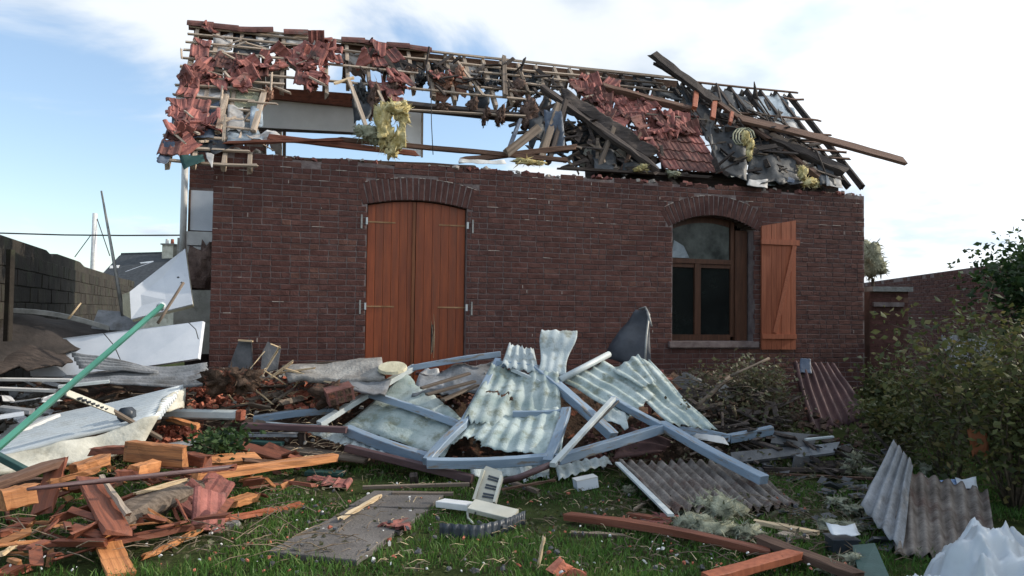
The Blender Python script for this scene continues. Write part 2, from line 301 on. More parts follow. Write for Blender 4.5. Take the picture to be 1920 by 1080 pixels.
def sheet(name, c, m, pitch=.08, amp=.012, nv=10, bend=.03, rag=.0, th=.004, extra=None, hole=None, prof='sine', parent=None, seed=0, bs=1.4, per=8, label=None, cat=None, group=None, ragsd=None):
    """four corners p00,p10,p11,p01; ridges run from the p00-p10 edge to the p01-p11 edge"""
    p00, p10, p11, p01 = [V3(x) for x in c]
    w = ((p10 - p00).length + (p11 - p01).length) / 2; cyc = w / pitch if amp else 1
    nu = max(2, int(cyc * per)) if amp else max(6, int(w / .06))
    rr = random.Random(seed * 7 + 1); V = []; F = []
    e0 = [rag * abs(nz((seed + 3.1, i * .23, 0), 1)) * 2.2 + (rag * .6 * rr.random() if rag else 0) for i in range(nu + 1)]
    e1 = [rag * abs(nz((seed + 9.1, i * .19, 5), 1)) * 2.2 + (rag * .6 * rr.random() if rag else 0) for i in range(nu + 1)]
    nrm = (p10 - p00).cross(p01 - p00).normalized()
    if nrm.dot(CAM - p00) < 0: nrm = -nrm
    for j in range(nv + 1):
        for i in range(nu + 1):
            u = i / nu; v0 = j / nv; v = e0[i] + v0 * (1 - e0[i] - e1[i])
            p = p00 * (1 - u) * (1 - v) + p10 * u * (1 - v) + p11 * u * v + p01 * (1 - u) * v
            ph = 2 * math.pi * cyc * u
            if prof == 'sine': a = math.sin(ph)
            else:
                s_ = math.sin(ph); a = max(-1, min(1, s_ * 3 - 1.2))
            q = p + nrm * (amp * a)
            b = nz((p.x + seed * 3.3, p.y, p.z), bs) * bend + nz((p.x + seed * 1.3, p.y, p.z + 9), bs * 3) * bend * .35
            q += nrm * b
            if extra: q += extra(u, v)
            V.append(q)
    for j in range(nv):
        for i in range(nu):
            if hole and hole((i + .5) / nu, (j + .5) / nv): continue
            k = j * (nu + 1) + i; F.append((k, k + 1, k + nu + 2, k + nu + 1))
    o = worldmesh(name, V, F, m, parent, True); solid(o, th)
    return tag(o, label, cat, group)
def blob(name, c, r, m, sub=4, amp=.45, fs=2.2, seed=0, parent=None, label=None, cat=None, group=None, tufts=0):
    import bmesh
    bm = bmesh.new(); bmesh.ops.create_icosphere(bm, subdivisions=sub, radius=1)
    r = V3(r) if not isinstance(r, (int, float)) else V3((r, r, r))
    for v in bm.verts:
        d = v.co.normalized()
        k = 1 + amp * noise.noise(d * fs + V3((seed * 5.7, 0, 0))) * 1.6 + amp * .5 * noise.noise(d * fs * 3.1 + V3((0, seed * 3.3, 0))) + amp * .3 * noise.noise(d * fs * 9 + V3((0, 0, seed)))
        v.co = V3((d.x * r.x, d.y * r.y, d.z * r.z)) * max(.25, k)
    V = [v.co.copy() for v in bm.verts]; F = [tuple(x.index for x in f.verts) for f in bm.faces]; bm.free()
    rr = random.Random(seed)
    for _ in range(tufts):
        b = V[rr.randrange(len(V))]; d = (b.normalized() + V3((rr.uniform(-.8, .8), rr.uniform(-.8, .8), rr.uniform(-1, .4)))).normalized()
        L = rr.uniform(.2, .55) * min(r); s_ = V3((rr.uniform(-1, 1), rr.uniform(-1, 1), rr.uniform(-1, 1))).normalized() * L * .22
        n = len(V); V += [b - s_, b + s_, b + d * L * .6 + s_ * .7, b + d * L]; F += [(n, n + 1, n + 2, n + 3)]
    o = link(name, mesh(name, V, F, m, True), Matrix.Translation(c), parent); return tag(o, label, cat, group)
def chunk_geo(rx, ry, rz, rr, n=6):
    """broken lump: irregular prism with uneven top"""
    an = sorted([(k + rr.uniform(-.3, .3)) * 2 * math.pi / n for k in range(n)])
    lo = [V3((math.cos(a) * rx * rr.uniform(.75, 1.1), math.sin(a) * ry * rr.uniform(.75, 1.1), -rz * rr.uniform(.7, 1))) for a in an]
    hi = [V3((v.x * rr.uniform(.65, .95), v.y * rr.uniform(.65, .95), rz * rr.uniform(.5, 1))) for v in lo]
    return loft([lo, hi])
def chunk(name, c, r, m, seed=0, parent=None, rot=None, label=None, cat=None, group=None, n=7):
    rr = random.Random(seed); V, F = chunk_geo(*r, rr, n)
    rot = rot or (rr.uniform(-.4, .4), rr.uniform(-.4, .4), rr.uniform(0, 6.3))
    o = link(name, mesh(name, V, F, m), Matrix.Translation(c) @ Euler(rot).to_matrix().to_4x4(), parent); return tag(o, label, cat, group)
def poly3(name, pts, th, m, parent=None, label=None, cat=None, group=None, sub=0):
    """flat board with an outline of 3D points and a real thickness"""
    pts = [V3(p) for p in pts]; n = (pts[1] - pts[0]).cross(pts[2] - pts[0]).normalized()
    if n.dot(CAM - pts[0]) < 0: n = -n
    V, F = loft([[p - n * th for p in pts], pts]); return tag(worldmesh(name, V, F, m, parent), label, cat, group)

# ================================================================== GROUND
def gz(x, y):
    z = .02 * nz((x, y, 0), .7) + .012 * nz((x, y, 3), 2.3)
    return z
def mound(x, y):
    f = max(0, min(1, (2.7 - x) / 1.6)); b = max(0, min(1, (y - 7.3) / .3))
    f2 = max(0, min(1, (x + 9.5) / 2.5)); bk = max(0, min(1, (12.5 - y) / 2))
    return max(0, min(.62, PK * (y - PY0) - .17)) * f * f2 * b * bk
xs = [-600, -60, -20, -12, -9] + [-8 + .16 * i for i in range(107)] + [10, 14, 30, 80, 700]
ys = [-40, -5, 1, 3] + [3.6 + .16 * i for i in range(70)] + [16, 20, 35, 80, 900]
V = []; F = []
for y in ys:
    for x in xs:
        near_ = -8 < x < 9 and 3 < y < 15
        V.append((x, y, gz(x, y) if near_ else -.0))
nx = len(xs)
for j in range(len(ys) - 1):
    for i in range(nx - 1): k = j * nx + i; F.append((k, k + 1, k + nx + 1, k + nx))
g = link('ground', mesh('ground', V, F, M['ground'], True)); tag(g, kind='structure')

# ================================================================== HOUSE
house = empty('ruined_house', A0.copy(), 'dark red brick house with its tiled roof torn open down to rafters and battens', 'house')
# openings in wall coordinates (t0, t1, bottom, spring height, rise)
DT0, DT1, DZ0, DZS, DRI = 1.86, 3.18, .12, 2.975, .08
WT0, WT1, WZ0, WZS, WRI = 6.225, 7.585, 1.21, 2.90, .17
def arch_z(t, t0, t1, zs, ri):
    c = (t0 + t1) / 2; hw = (t1 - t0) / 2; r = (hw * hw + ri * ri) / (2 * ri)
    x = t - c
    if abs(x) > r: return -9
    return zs + ri - r + math.sqrt(max(0, r * r - x * x))
def ring_out(t, t0, t1, zs, ri, th=.30): return arch_z(t, t0 - .12, t1 + .12, zs + th - .045, ri + .03)
def in_open(t, z, pad=0.):
    for (a, b, c, zs, ri) in ((DT0, DT1, DZ0, DZS, DRI), (WT0, WT1, WZ0, WZS, WRI)):
        if a - pad < t < b + pad and c - pad < z < arch_z(min(max(t, a), b), a, b, zs, ri) + pad: return True
    return False
def in_ring(t, z):
    for (a, b, c, zs, ri) in ((DT0, DT1, DZ0, DZS, DRI), (WT0, WT1, WZ0, WZS, WRI)):
        if a - .06 < t < b + .06 and z > zs - .03 and arch_z(min(max(t, a), b), a, b, zs, ri) - .05 < z < ring_out(t, a, b, zs, ri): return True
    return False
def top_z(t): return WH + (.0 if t < .6 else -.03) + .03 * nz((t * 2.1, 0, 1.7)) + (.02 if t > 9.2 else 0)
def LW(v): return A0 + U * v[0] + NN * v[1] + UP * v[2]
# mortar body of the wall
mb = MB(); st = .06; n = int(round(WL / st)); st = WL / n
for i in range(n):
    t0, t1 = i * st, (i + 1) * st; tm = (t0 + t1) / 2
    spans = [(0, None)]
    for (a, b, c, zs, ri) in ((DT0, DT1, DZ0, DZS, DRI), (WT0, WT1, WZ0, WZS, WRI)):
        if a < tm < b: spans = [(0, c), (arch_z(tm, a, b, zs, ri), None)]
    for (z0, z1) in spans:
        z1 = z1 if z1 is not None else top_z(tm) - .03
        V, F = box_geo(t0, t1, -.30, 0, z0, z1); F = [f for q, f in enumerate(F) if q not in (3, 5)] if 0 < i < n - 1 else F
        mb.add([LW(v) for v in V], F)
for (a, b, c, zs, ri) in ((DT0, DT1, DZ0, DZS, DRI), (WT0, WT1, WZ0, WZS, WRI)):
    for tt in (math.floor(a / st + .5) * st, math.floor(b / st + .5) * st):
        mb.add([LW(v) for v in ((tt, 0, c), (tt, -.30, c), (tt, -.30, zs + .02), (tt, 0, zs + .02))], [(0, 1, 2, 3)])
fwall = mb.obj('front_wall', M['mortar'], house)
# bricks
def brick_geo(L, h, d, rr, jit=.0022):
    c = .004; V, F = loft([[V3((x, y, z)) for (x, z) in ((-L / 2 + i_, -h / 2 + i_), (L / 2 - i_, -h / 2 + i_), (L / 2 - i_, h / 2 - i_), (-L / 2 + i_, h / 2 - i_))] for (y, i_) in ((-.01, 0), (d - c, 0), (d, c))])
    V = [v + V3((rr.uniform(-jit, jit), 0 if v.y < 0 else rr.uniform(-jit, jit), rr.uniform(-jit, jit))) for v in V]; return V, F
rr = random.Random(3)
CO = .0735; bricks = []
k = 0; z = .037
while z < WH + .01:
    t = -.0 if k % 2 == 0 else -.11
    while t < WL:
        L = .22 if rr.random() < .72 else .105
        if k % 6 == 3: L = .105
        a, b = max(t, 0), min(t + L, WL); t += L + .0105
        if b - a < .03: continue
        tm = (a + b) / 2
        if in_open(tm, z, .0) and in_open(a + .01, z) and in_open(b - .01, z): continue
        for (oa, ob, oc, zs, ri) in ((DT0, DT1, DZ0, DZS, DRI), (WT0, WT1, WZ0, WZS, WRI)):      # trim at jambs
            if oc < z < zs:
                if a < oa < b: b = oa - .002
                if a < ob < b: a = ob + .002
            if zs - .03 < z < ring_out(oa - .05, oa, ob, zs, ri) + .01:
                if a < oa - .075 < b: b = oa - .077
                if a < ob + .075 < b: a = ob + .077
        if b - a < .025: continue
        tm = (a + b) / 2
        if in_ring(tm, z + .02) or in_ring(a + .02, z) or in_ring(b - .02, z) or in_open(tm, z) or in_ring(tm, z - .02): continue
        if z > top_z(tm) - .015 or (z > top_z(tm) - .09 and rr.random() < .3): continue
        bricks.append((tm, z, b - a, 0.))
    z += CO; k += 1
for (a, b, c, zs, ri) in ((DT0, DT1, DZ0, DZS, DRI), (WT0, WT1, WZ0, WZS, WRI)):                # soldier voussoirs
    hw = (b - a) / 2; r = (hw * hw + ri * ri) / (2 * ri); cz = zs + ri - r; am = math.asin(min(1, (hw + .062) / r)); nv_ = int(2 * am * r / .0705)
    for i in range(nv_):
        an = -am + (i + .5) * 2 * am / nv_; rc = r + .145
        bricks.append(((a + b) / 2 + math.sin(an) * rc, cz + math.cos(an) * rc, .062, an))
def brick_mat4(tm, z, an, o=0.0):
    c, s = math.cos(an), math.sin(an)
    X = U * c - UP * s; Z = U * s + UP * c; p = W(tm, o, z); Y = NN
    return Matrix(((X.x, Y.x, Z.x, p.x), (X.y, Y.y, Z.y, p.y), (X.z, Y.z, Z.z, p.z), (0, 0, 0, 1)))
full = [b for b in bricks if abs(b[2] - .22) < 1e-6 or abs(b[2] - .105) < 1e-6 or b[3] != 0 or True]
vis = [b for b in bricks if b[1] > .95 or b[0] > 8]
vis.sort(key=lambda b: (W(b[0], 0, b[1]) - CAM).length - (b[2] > .2) * .6)
ind = set(vis[:296])
cache = {}
rest = MB()
for b in bricks:
    tm, z, L, an = b
    o_ = rr.choice((0, 0, 0, .002, -.002, .003)); dd = .007
    hgt = .062 if an == 0 and L != .062 else .29
    tint = .12 if an or L == .062 else min(1, max(0, rr.betavariate(2, 2.2) + .5 * nz((tm, 0, z), .7) + (.35 if rr.random() < .03 else 0)))
    if b in ind:
        key = (round(L, 2), hgt, int(tint * 7.99))
        if key not in cache:
            V, F = brick_geo(key[0], hgt, dd, rr); cache[key] = mesh('brick', V, F, M['brick'], tint=[(key[2] + .5) / 8] * len(F))
        link('brick', cache[key], brick_mat4(tm, z, an, o_), fwall)
    else:
        V, F = brick_geo(L, hgt, dd, rr); mm = brick_mat4(tm, z, an, o_); rest.add([mm @ v for v in V], F, tint)
tag(rest.obj('brickwork', M['brick'], fwall, tint=True), kind='stuff')
# light broken mortar lines above the arches, scattered pale chips
mb = MB()
for (a, b, c, zs, ri) in ((DT0, DT1, DZ0, DZS, DRI), (WT0, WT1, WZ0, WZS, WRI)):
    q = 34
    for i in range(q):
        if R.random() < .45: continue
        t0 = a - .13 + (b - a + .26) * i / q; t1 = t0 + (b - a + .26) / q * R.uniform(.7, 1)
        z0, z1 = ring_out(t0, a, b, zs, ri), ring_out(t1, a, b, zs, ri); h = R.uniform(.004, .011)
        mb.add([LW(v) for v in ((t0, .001, z0), (t1, .001, z1), (t1, .001, z1 + h), (t0, .001, z0 + h), (t0, .011, z0), (t1, .011, z1), (t1, .011, z1 + h), (t0, .011, z0 + h))], [(4, 5, 6, 7), (0, 1, 5, 4), (3, 7, 6, 2), (0, 4, 7, 3), (1, 2, 6, 5)])
for i in range(90):
    t = R.uniform(0, WL); z = R.choice((R.uniform(2.4, 3.5), R.uniform(1, 3.5))) if R.random() < .8 else R.uniform(2.8, 3.5)
    kk = round((z - .037) / CO) * CO + .037
    z = kk + CO / 2 if R.random() < .55 else kk
    if in_open(t, z, .05) or in_ring(t, z): continue
    w, h = (R.uniform(.03, .16), .008) if z != kk else (.009, R.uniform(.03, .06))
    t = min(t, WL - .17); V, F = box_geo(t, t + w, -.001, R.uniform(.008, .0105), z - h / 2, z + h / 2); mb.add([LW(v) for v in V], F)
tag(mb.obj('pale_pointing', M['mortar_pale'], fwall), kind='stuff')
# other walls, attic floor (5.4 m deep house)
def hbox(name, m, t0, t1, o0, o1, z0, z1, parent=house):
    V, F = box_geo(t0, t1, o0, o1, z0, z1); return worldmesh(name, [LW(v) for v in V], F, m, parent)
hbox('back_wall', M['mortar'], 0, WL, -4.9, -4.6, 0, 3.4)
hbox('gable_wall', M['mortar'], 0.002, .3, -4.598, -.302, 0, 3.4)
hbox('gable_wall', M['mortar'], WL - .3, WL - .002, -4.598, -.302, 0, 3.4)
hbox('attic_floor', M['dark_wood'], .302, WL - .302, -4.59, -.305, 3.15, 3.3)
hbox('partition_wall', M['cream'], 4.2, 4.3, -4.59, -.31, 0, 3.14)
hbox('room_floor', M['conc'], .302, WL - .302, -4.59, -.305, .0, .1)

# ---- shutters in the tall opening
def plank_set(parent, t0, t1, z0, zt, o, th, n_, m, ddt=0.):
    for i in range(n_):
        a = t0 + (t1 - t0) * i / n_ + .002; b = t0 + (t1 - t0) * (i + 1) / n_ - .002; oo = o + R.uniform(-.0015, .0015)
        V = [(a, oo - th, z0), (b, oo - th, z0), (b, oo, z0), (a, oo, z0), (a, oo - th, zt(a)), (b, oo - th, zt(b)), (b, oo, zt(b)), (a, oo, zt(a))]
        worldmesh('plank', [LW(v) for v in V], [(0, 3, 2, 1), (4, 5, 6, 7), (0, 1, 5, 4), (1, 2, 6, 5), (2, 3, 7, 6), (3, 0, 4, 7)], m, parent)
ztop = lambda t: arch_z(t, DT0, DT1, DZS, DRI) - .015
def part_root(name, m4, label=None):
    o = bpy.data.objects.new(name, None); col.objects.link(o); o.parent = house; o.matrix_basis = Matrix.Translation(-house.location) @ m4; wmat[o.name] = m4
    if label: o['label'] = label
    return o
DM = (DT0 + DT1) / 2 - .02
for (a, b, sd) in ((DT0 + .012, DM - .004, -1), (DM + .004, DT1 - .012, 1)):
    sh = part_root('shutter', Matrix.Translation(W((a + b) / 2, -.05, DZ0)))
    plank_set(sh, a, b, DZ0, ztop, -.075, .035, 6, M['shutter'])
    if sd < 0:
        V, F = box_geo(b - .04, b - .002, -.073, -.05, DZ0 + .02, 3.03); worldmesh('cover_strip', [LW(v) for v in V], F, M['frame_wood'], sh)
    for z in (2.75, 1.65, .6):
        e = a if sd < 0 else b; t0, t1 = (e - .02, e + .36) if sd < 0 else (e - .36, e + .02)
        V, F = box_geo(t0, t1, -.0735, -.066, z - .009, z + .009); worldmesh('strap_hinge', [LW(v) for v in V], F, M['strap'], sh)
        V, F = box_geo(e - .03 if sd < 0 else e + .006, e - .006 if sd < 0 else e + .03, -.03, .018, z - .045, z + .045); worldmesh('hinge_pin', [LW(v) for v in V], F, M['steel_pale'], sh)
        q = e - .095 if sd < 0 else e + .075
        V, F = box_geo(q, q + .022, .008, .02, z - .10, z + .08); worldmesh('wall_hook', [LW(v) for v in V], F, M['zinc'], sh)
# splintered gash in the right leaf
gx, gz0 = WP(812, 640, -.03)
mb = MB()
for i in range(3):
    z0 = gz0 - .22 + i * .05; t0 = gx + R.uniform(-.02, .03)
    V, F = tube_geo([W(t0, -.07, z0), W(t0 + R.uniform(-.02, .03), -.055, z0 + .25), W(t0 + R.uniform(-.01, .01), -.065, z0 + R.uniform(.3, .5))], [.003, .003, .001], 5); mb.add(V, F)
mb.obj("splinter", M["split_wood"], sh)
V, F = box_geo(gx - .022, gx + .010, -.0745, -.071, gz0 - .15, gz0 + .22); worldmesh('split_gap', [LW(v) for v in V], F, M['dark_wood'], sh)
hbox('door_sill', M['conc'], DT0 - .05, DT1 + .05, -.29, .05, DZ0 - .1, DZ0 - .005)
# ---- window
win = part_root('window', Matrix.Translation(W((WT0 + WT1) / 2, -.15, WZ0)))
def wb(name, m, t0, t1, o0, o1, z0, z1):
    V, F = box_geo(t0, t1, o0, o1, z0, z1); return worldmesh(name, [LW(v) for v in V], F, m, win)
wo = -.19; wf = M['frame_dark']; TR1 = WT1 - .24     # right jamb board is wide and dark
wb('frame_post', wf, WT0 + .003, WT0 + .06, wo - .06, wo, WZ0 + .06, 3.0)
wb('frame_post', wf, TR1 - .03, TR1 + .03, wo - .06, wo, WZ0 + .06, 3.02)
wb('jamb_board', wf, TR1 + .032, WT1 - .004, wo - .05, wo + .03, WZ0 + .002, 2.88)
wb('bottom_rail', wf, WT0 + .062, TR1 - .032, wo - .06, wo + .002, WZ0 + .002, WZ0 + .09)
wb('transom', wf, WT0 + .062, TR1 - .032, wo - .06, wo + .012, 2.36, 2.43)
tm = WT0 + .53
wb('mullion', wf, tm - .05, tm + .05, wo - .055, wo + .008, WZ0 + .092, 2.358)
for (a, b) in ((WT0 + .062, tm - .052), (tm + .052, TR1 - .032)):
    wb('sash_rail', wf, a + .001, b - .001, wo - .05, wo - .008, 2.30, 2.356); 
    wb('pane', M['glass'], a, b, wo - .036, wo - .03, WZ0 + .09, 2.30)
mb = MB(); q = 16
pts = [(WT0 + .07 + (TR1 - WT0 - .11) * i / q) for i in range(q + 1)]
Vv = [LW((t, wo - .03, 2.431)) for t in pts] + [LW((t, wo - .03, min(2.98, arch_z(t, WT0, WT1, WZS, WRI) - .09))) for t in pts]
fan = worldmesh('fanlight_pane', Vv, [(i, i + 1, q + 2 + i, q + 1 + i) for i in range(q)], M['glass2'], win); solid(fan, .006)
Vv = [LW((t, wo - .02 - d, arch_z(t, WT0, WT1, WZS, WRI) - .09)) for d in (0, .04) for t in pts] + [LW((t, wo - .02 - d, arch_z(t, WT0, WT1, WZS, WRI) + .02)) for d in (0, .04) for t in pts]
F = []
for i in range(q): F += [(i, i + 1, 2 * (q + 1) + i + 1, 2 * (q + 1) + i), (i, q + 1 + i, q + 2 + i, i + 1)]
worldmesh('arched_head_rail', Vv, F, wf, win)
poly3('broken_glass', [W(WT0 + .10, wo - .012, 2.44), W(WT0 + .40, wo - .012, 2.44), W(WT0 + .30, wo - .012, 2.62), W(WT0 + .14, wo - .012, 2.70)], .004, M['foil'], win)
wb('window_sill', M['mortar'], WT0 - .06, WT1 + .06, -.12, .06, WZ0 - .09, WZ0 - .003)
# ---- open shutter folded back on the wall
sh = part_root('open_shutter', Matrix.Translation(W(7.98, .05, 1.1)))
st0, st1 = 7.675, 8.275
plank_set(sh, st0, st1, 1.09, lambda t: 2.94 + .11 * (t - st0) / (st1 - st0), .075, .028, 7, M['pink_wood'])
V, F = box_geo(st0 - .02, st1 + .05, .076, .10, 2.665, 2.745); worldmesh('batten', [LW(v) for v in V], F, M['pink_wood'], sh)
V, F = box_geo(st0, st1, .076, .10, 1.25, 1.32); worldmesh('batten', [LW(v) for v in V], F, M['pink_wood'], sh)
a, b = W(st1 - .035, .088, 2.66), W(st0 + .22, .088, 1.34); Mx, L = frame(a, b, NN); V, F = beam_geo(L, .07, .022); link('brace', mesh('brace', V, F, M['pink_wood']), Mx, sh)

# ---- annex seen past the left corner
annex = empty('side_annex', W(-.9, -3.1, 0), 'narrow brown brick rear wing with white window and downpipe past the left corner', 'annex')
def abox(name, m, t0, t1, o0, o1, z0, z1, par=None):
    V, F = box_geo(t0, t1, o0, o1, z0, z1); return worldmesh(name, [LW(v) for v in V], F, m, par or annex)
def aP(px, py): return WP(px, py, -3.0)
at0 = aP(353, 400)[0]; zw1 = aP(370, 357)[1]; zw0 = aP(370, 432)[1]; zs0 = aP(370, 474)[1]
aw = abox('wall', M['mortar'], at0, -.01, -5, -3.03, 0, 4.2)
z = zw1 + .05; k = 0
while z < 4.2:
    t = at0 + (.0 if k % 2 else -.11)
    while t < .3:
        a, b = max(t, at0), t + .215; t += .225
        V, F = box_geo(a, b, -3.04, -3.022, z, z + .06); worldmesh('brick', [LW(v) for v in V], F, M['brick'], aw, tint=[R.random()] * 6)
    z += CO; k += 1
abox('window_pane', M['white'], at0 + .02, .3, -3.025, -3.0, zw0, zw1)
abox('window_frame', M['brown_wood'], at0 - .0, at0 + .03, -3.03, -2.98, zw0 - .02, zw1)
abox('white_panel', M['white2'], at0 - .04, .3, -3.02, -2.95, zw0 - .24, zw0 - .022)
abox('white_panel', M['white2'], at0 - .04, .3, -3.02, -2.96, zs0, zw0 - .26)
tube('downpipe', [LW((at0 - .06, -2.95, 2.4)), LW((at0 - .06, -2.95, 3.2)), LW((at0 - .06, -2.95, 4.15))], .05, M['white2'], annex)
abox('rubble_infill', M['cream'], at0 - .1, .3, -2.9, -2.5, .9, aP(370, 545)[1])
tag(blob('rubble_heap', P(382, 520, 11.6), (.26, .3, .5), M['insul_b'], seed=5, sub=3, label='brown heap of fallen filling behind the tilted white panel', cat='rubble heap'))

# ================================================================== ROOF
ROOF = house
rafters_px = [(490, 165), (540, 160), (600, 158), (640, 165), (700, 160), (760, 178), (830, 178), (900, 182), (960, 190), (1010, 185), (1060, 172), (1110, 168), (1180, 185), (1240, 178), (1290, 168), (1310, 200), (1345, 240), (1400, 300), (1600, 380)]
def ylim(px):
    if px < 478: return 999
    for (a, b) in zip(rafters_px, rafters_px[1:]):
        if a[0] <= px <= b[0]: return a[1] + (b[1] - a[1]) * (px - a[0]) / (b[0] - a[0])
    return 165 if px < 490 else 380
def present(t, s, slack=0):
    x, y = proj(RF(t, s))
    if s < .5 and x > 470: return False
    if 1225 < x < 1330 and y < 172 - (1330 - x) * .1 and x > 1236: return x > 1300
    return y < ylim(x) + slack
# rafters
t = -.50; k = 0
while t < 9.75:
    s = 0; seg = None
    s0 = None; tt = t + R.uniform(-.02, .02)
    while s <= SR + .001:
        if present(tt, s, 12 * math.sin(k * 2.3)): 
            if s0 is None: s0 = s
        elif s0 is not None and s - s0 > .1:
            break
        else: s0 = None
        s += .05
    if s0 is not None and s - s0 > .15:
        m_ = M['pale_wood'] if t < 6 else M['dark_wood']
        beam('rafter', RF(tt, s0, -.07), RF(tt + R.uniform(-.015, .015), min(s, SR - .04), -.07), .055, .10, m_, house, upv=NR, jit=.003, rag=.03)
    # matching stub of the back slope
    lb = R.uniform(.5, 1.1) if t > .9 else R.uniform(1.6, 2.6)
    a = E0 + U * tt + SS * SR - NR * .07
    beam('rafter', a - UP * .03 - NN * .03, a + SB * lb - UP * .03, .055, .10, M['grey_wood'], house, upv=NB, jit=.003, rag=.04)
    t += .31; k += 1
# battens
s = .02; k = 0
while s < SR:
    t = -.57; start = None
    while t < 9.85:
        ok = present(t, s) and not (k % 3 == 1 and 7.4 < t < 7.9)
        if ok and start is None: start = t
        if (not ok or t > 9.8) and start is not None:
            if t - start > .2:
                a0_ = start
                while a0_ < t - .1:      # battens come in lengths with small kinks
                    b0_ = min(t, a0_ + R.uniform(1.3, 2.6))
                    if t - b0_ < .3: b0_ = t
                    if R.random() > (.05 if t < 5 else .12 if a0_ < 7.3 else .38):
                        beam('batten', RF(a0_ - .02, s + R.uniform(-.012, .012), .005), RF(b0_ + R.uniform(-.03, .05), s + R.uniform(-.02, .02), .005 + R.uniform(-.01, .015)), .036, .026, (M['pale_wood'] if a0_ < 5.5 else M['grey_wood'] if a0_ < 7.3 else M['brown_wood']), house, upv=NR, seg=6, jit=.003, rag=.02, bow=R.uniform(-.03, .02))
                    a0_ = b0_
            start = None
        t += .05
    s += .235; k += 1
beam('ridge_beam', RF(-.55, SR - .03, -.12), RF(7.45, SR - .03, -.12), .06, .14, M['brown_wood'], house, upv=UP, seg=12, jit=.004)
beam('ridge_batten', RF(-.57, SR, .02), RF(7.5, SR, .0), .04, .03, M['pale_wood'], house, upv=UP, seg=12, jit=.004, bow=-.02)
# back slope boards and underlay, seen from inside between the battens
rr = random.Random(11)
t = -.5; k = 0
while t < 9.4:
    w = .31
    if rr.random() < (.93 if t < 7.3 else .6):
        L = (2.4 if t < .7 else rr.uniform(.35, .62) if t < 5 else rr.uniform(.3, .75))
        a = E0 + U * (t + .03) + SS * SR - UP * .13; b = a + U * (w - .06)
        mm = M['felt_pale'] if rr.random() < .8 else M['felt_dark']
        sheet('underlay_strip', (a, b, b + SB * L, a + SB * L * rr.uniform(.7, 1.1)), mm, amp=0, nv=7, bend=.05, rag=.12, th=.003, parent=house, seed=k, bs=4)
    t += w; k += 1
# underlay on the front slope, lower left part
for i, (x0, y0, x1, y1, mm) in enumerate([(322, 215, 410, 250, 'felt_blue'), (376, 190, 408, 240, 'felt_blue'), (318, 245, 420, 272, 'felt_blue'), (385, 150, 430, 190, 'felt_pale'), (400, 60, 435, 100, 'felt_pale'), (440, 60, 470, 110, 'felt_dark'),
                                          (445, 70, 505, 100, 'felt_dark'), (420, 215, 480, 262, 'foil'), (430, 165, 490, 205, 'insul_g'), (310, 258, 400, 292, 'felt_dark'), (480, 60, 520, 90, 'felt_pale'), (350, 150, 395, 185, 'felt_pale'), (535, 66, 600, 84, 'felt_pale'), (330, 180, 380, 205, 'felt_pale')]):
    c = [R3(x0, y1, -.03), R3(x1, y1 + R.uniform(-6, 6), -.03), R3(x1 + R.uniform(-6, 6), y0, -.03), R3(x0, y0, -.03)]
    sheet('underlay_sheet', c, M[mm], amp=0, nv=9, bend=.05, rag=.1, th=.003, parent=house, seed=40 + i, bs=5)
for i, (x0, x1, mm) in enumerate(((640, 700, 0), (720, 780, 1), (905, 960, 1), (960, 1010, 1), (1080, 1120, 0), (1130, 1165, 0), (740, 770, 0), (860, 900, 0))):
    yy = 92 + (x0 - 640) * .1
    c = [R3(x0, yy + R.uniform(22, 42), -.16), R3(x1, yy + R.uniform(22, 42), -.16), R3(x1, yy + 4, -.16), R3(x0, yy, -.16)]
    sheet('underlay_sheet', c, M['felt_dark' if mm else 'felt_pale'], amp=0, nv=7, bend=.06, rag=.16, th=.003, parent=house, seed=60 + i, bs=5)

# tiles --------------------------------------------------------------------
def tile_geo(w, L, rr, cut=0):
    xs_ = [0, .06, .14, .22, .40, .48, .56, .74, .84, .93, 1.0]; hs = [.0, .018, .024, .006, .004, .016, .004, .004, .02, .024, .004]
    r = []
    for (y, lift) in ((0, .0), (L, .0)):
        topv = []; 
        for x, h in zip(xs_, hs):
            yy = y
            if cut and y == 0: yy = L * (.15 + .5 * rr.random()) if cut == 1 else L * max(0, (.75 - x) + rr.uniform(-.05, .1))
            if cut and y == L and cut == 2: yy = max(L * (1 - .2 * rr.random()), L * max(0, (.75 - x)) + .03)
            topv.append(V3((x * w, yy, h + .006)))
        bot = [V3((v.x, v.y, v.z - .018)) for v in reversed(topv)]
        r.append(topv + bot)
    return loft(r)
TMESH = {}
for key, cut, w, L in (('full', 0, .25, .32), ('a', 1, .25, .32), ('b', 2, .25, .32), ('c', 1, .15, .2), ('d', 2, .13, .16)):
    for mn in ('tile', 'tile_old'):
        V, F = tile_geo(w, L, rr, cut); TMESH[key, mn] = mesh('roof_tile', [v - V3((w / 2, L / 2, 0)) for v in V], F, M[mn])
def rmat(t, s, o, rz=0, rx=0, ry=0):
    p = RF(t, s, o)
    B_ = Matrix(((U.x, SS.x, NR.x), (U.y, SS.y, NR.y), (U.z, SS.z, NR.z))) @ Euler((rx, ry, rz)).to_matrix()
    m4 = B_.to_4x4(); m4.translation = p; return m4
ntile = 0
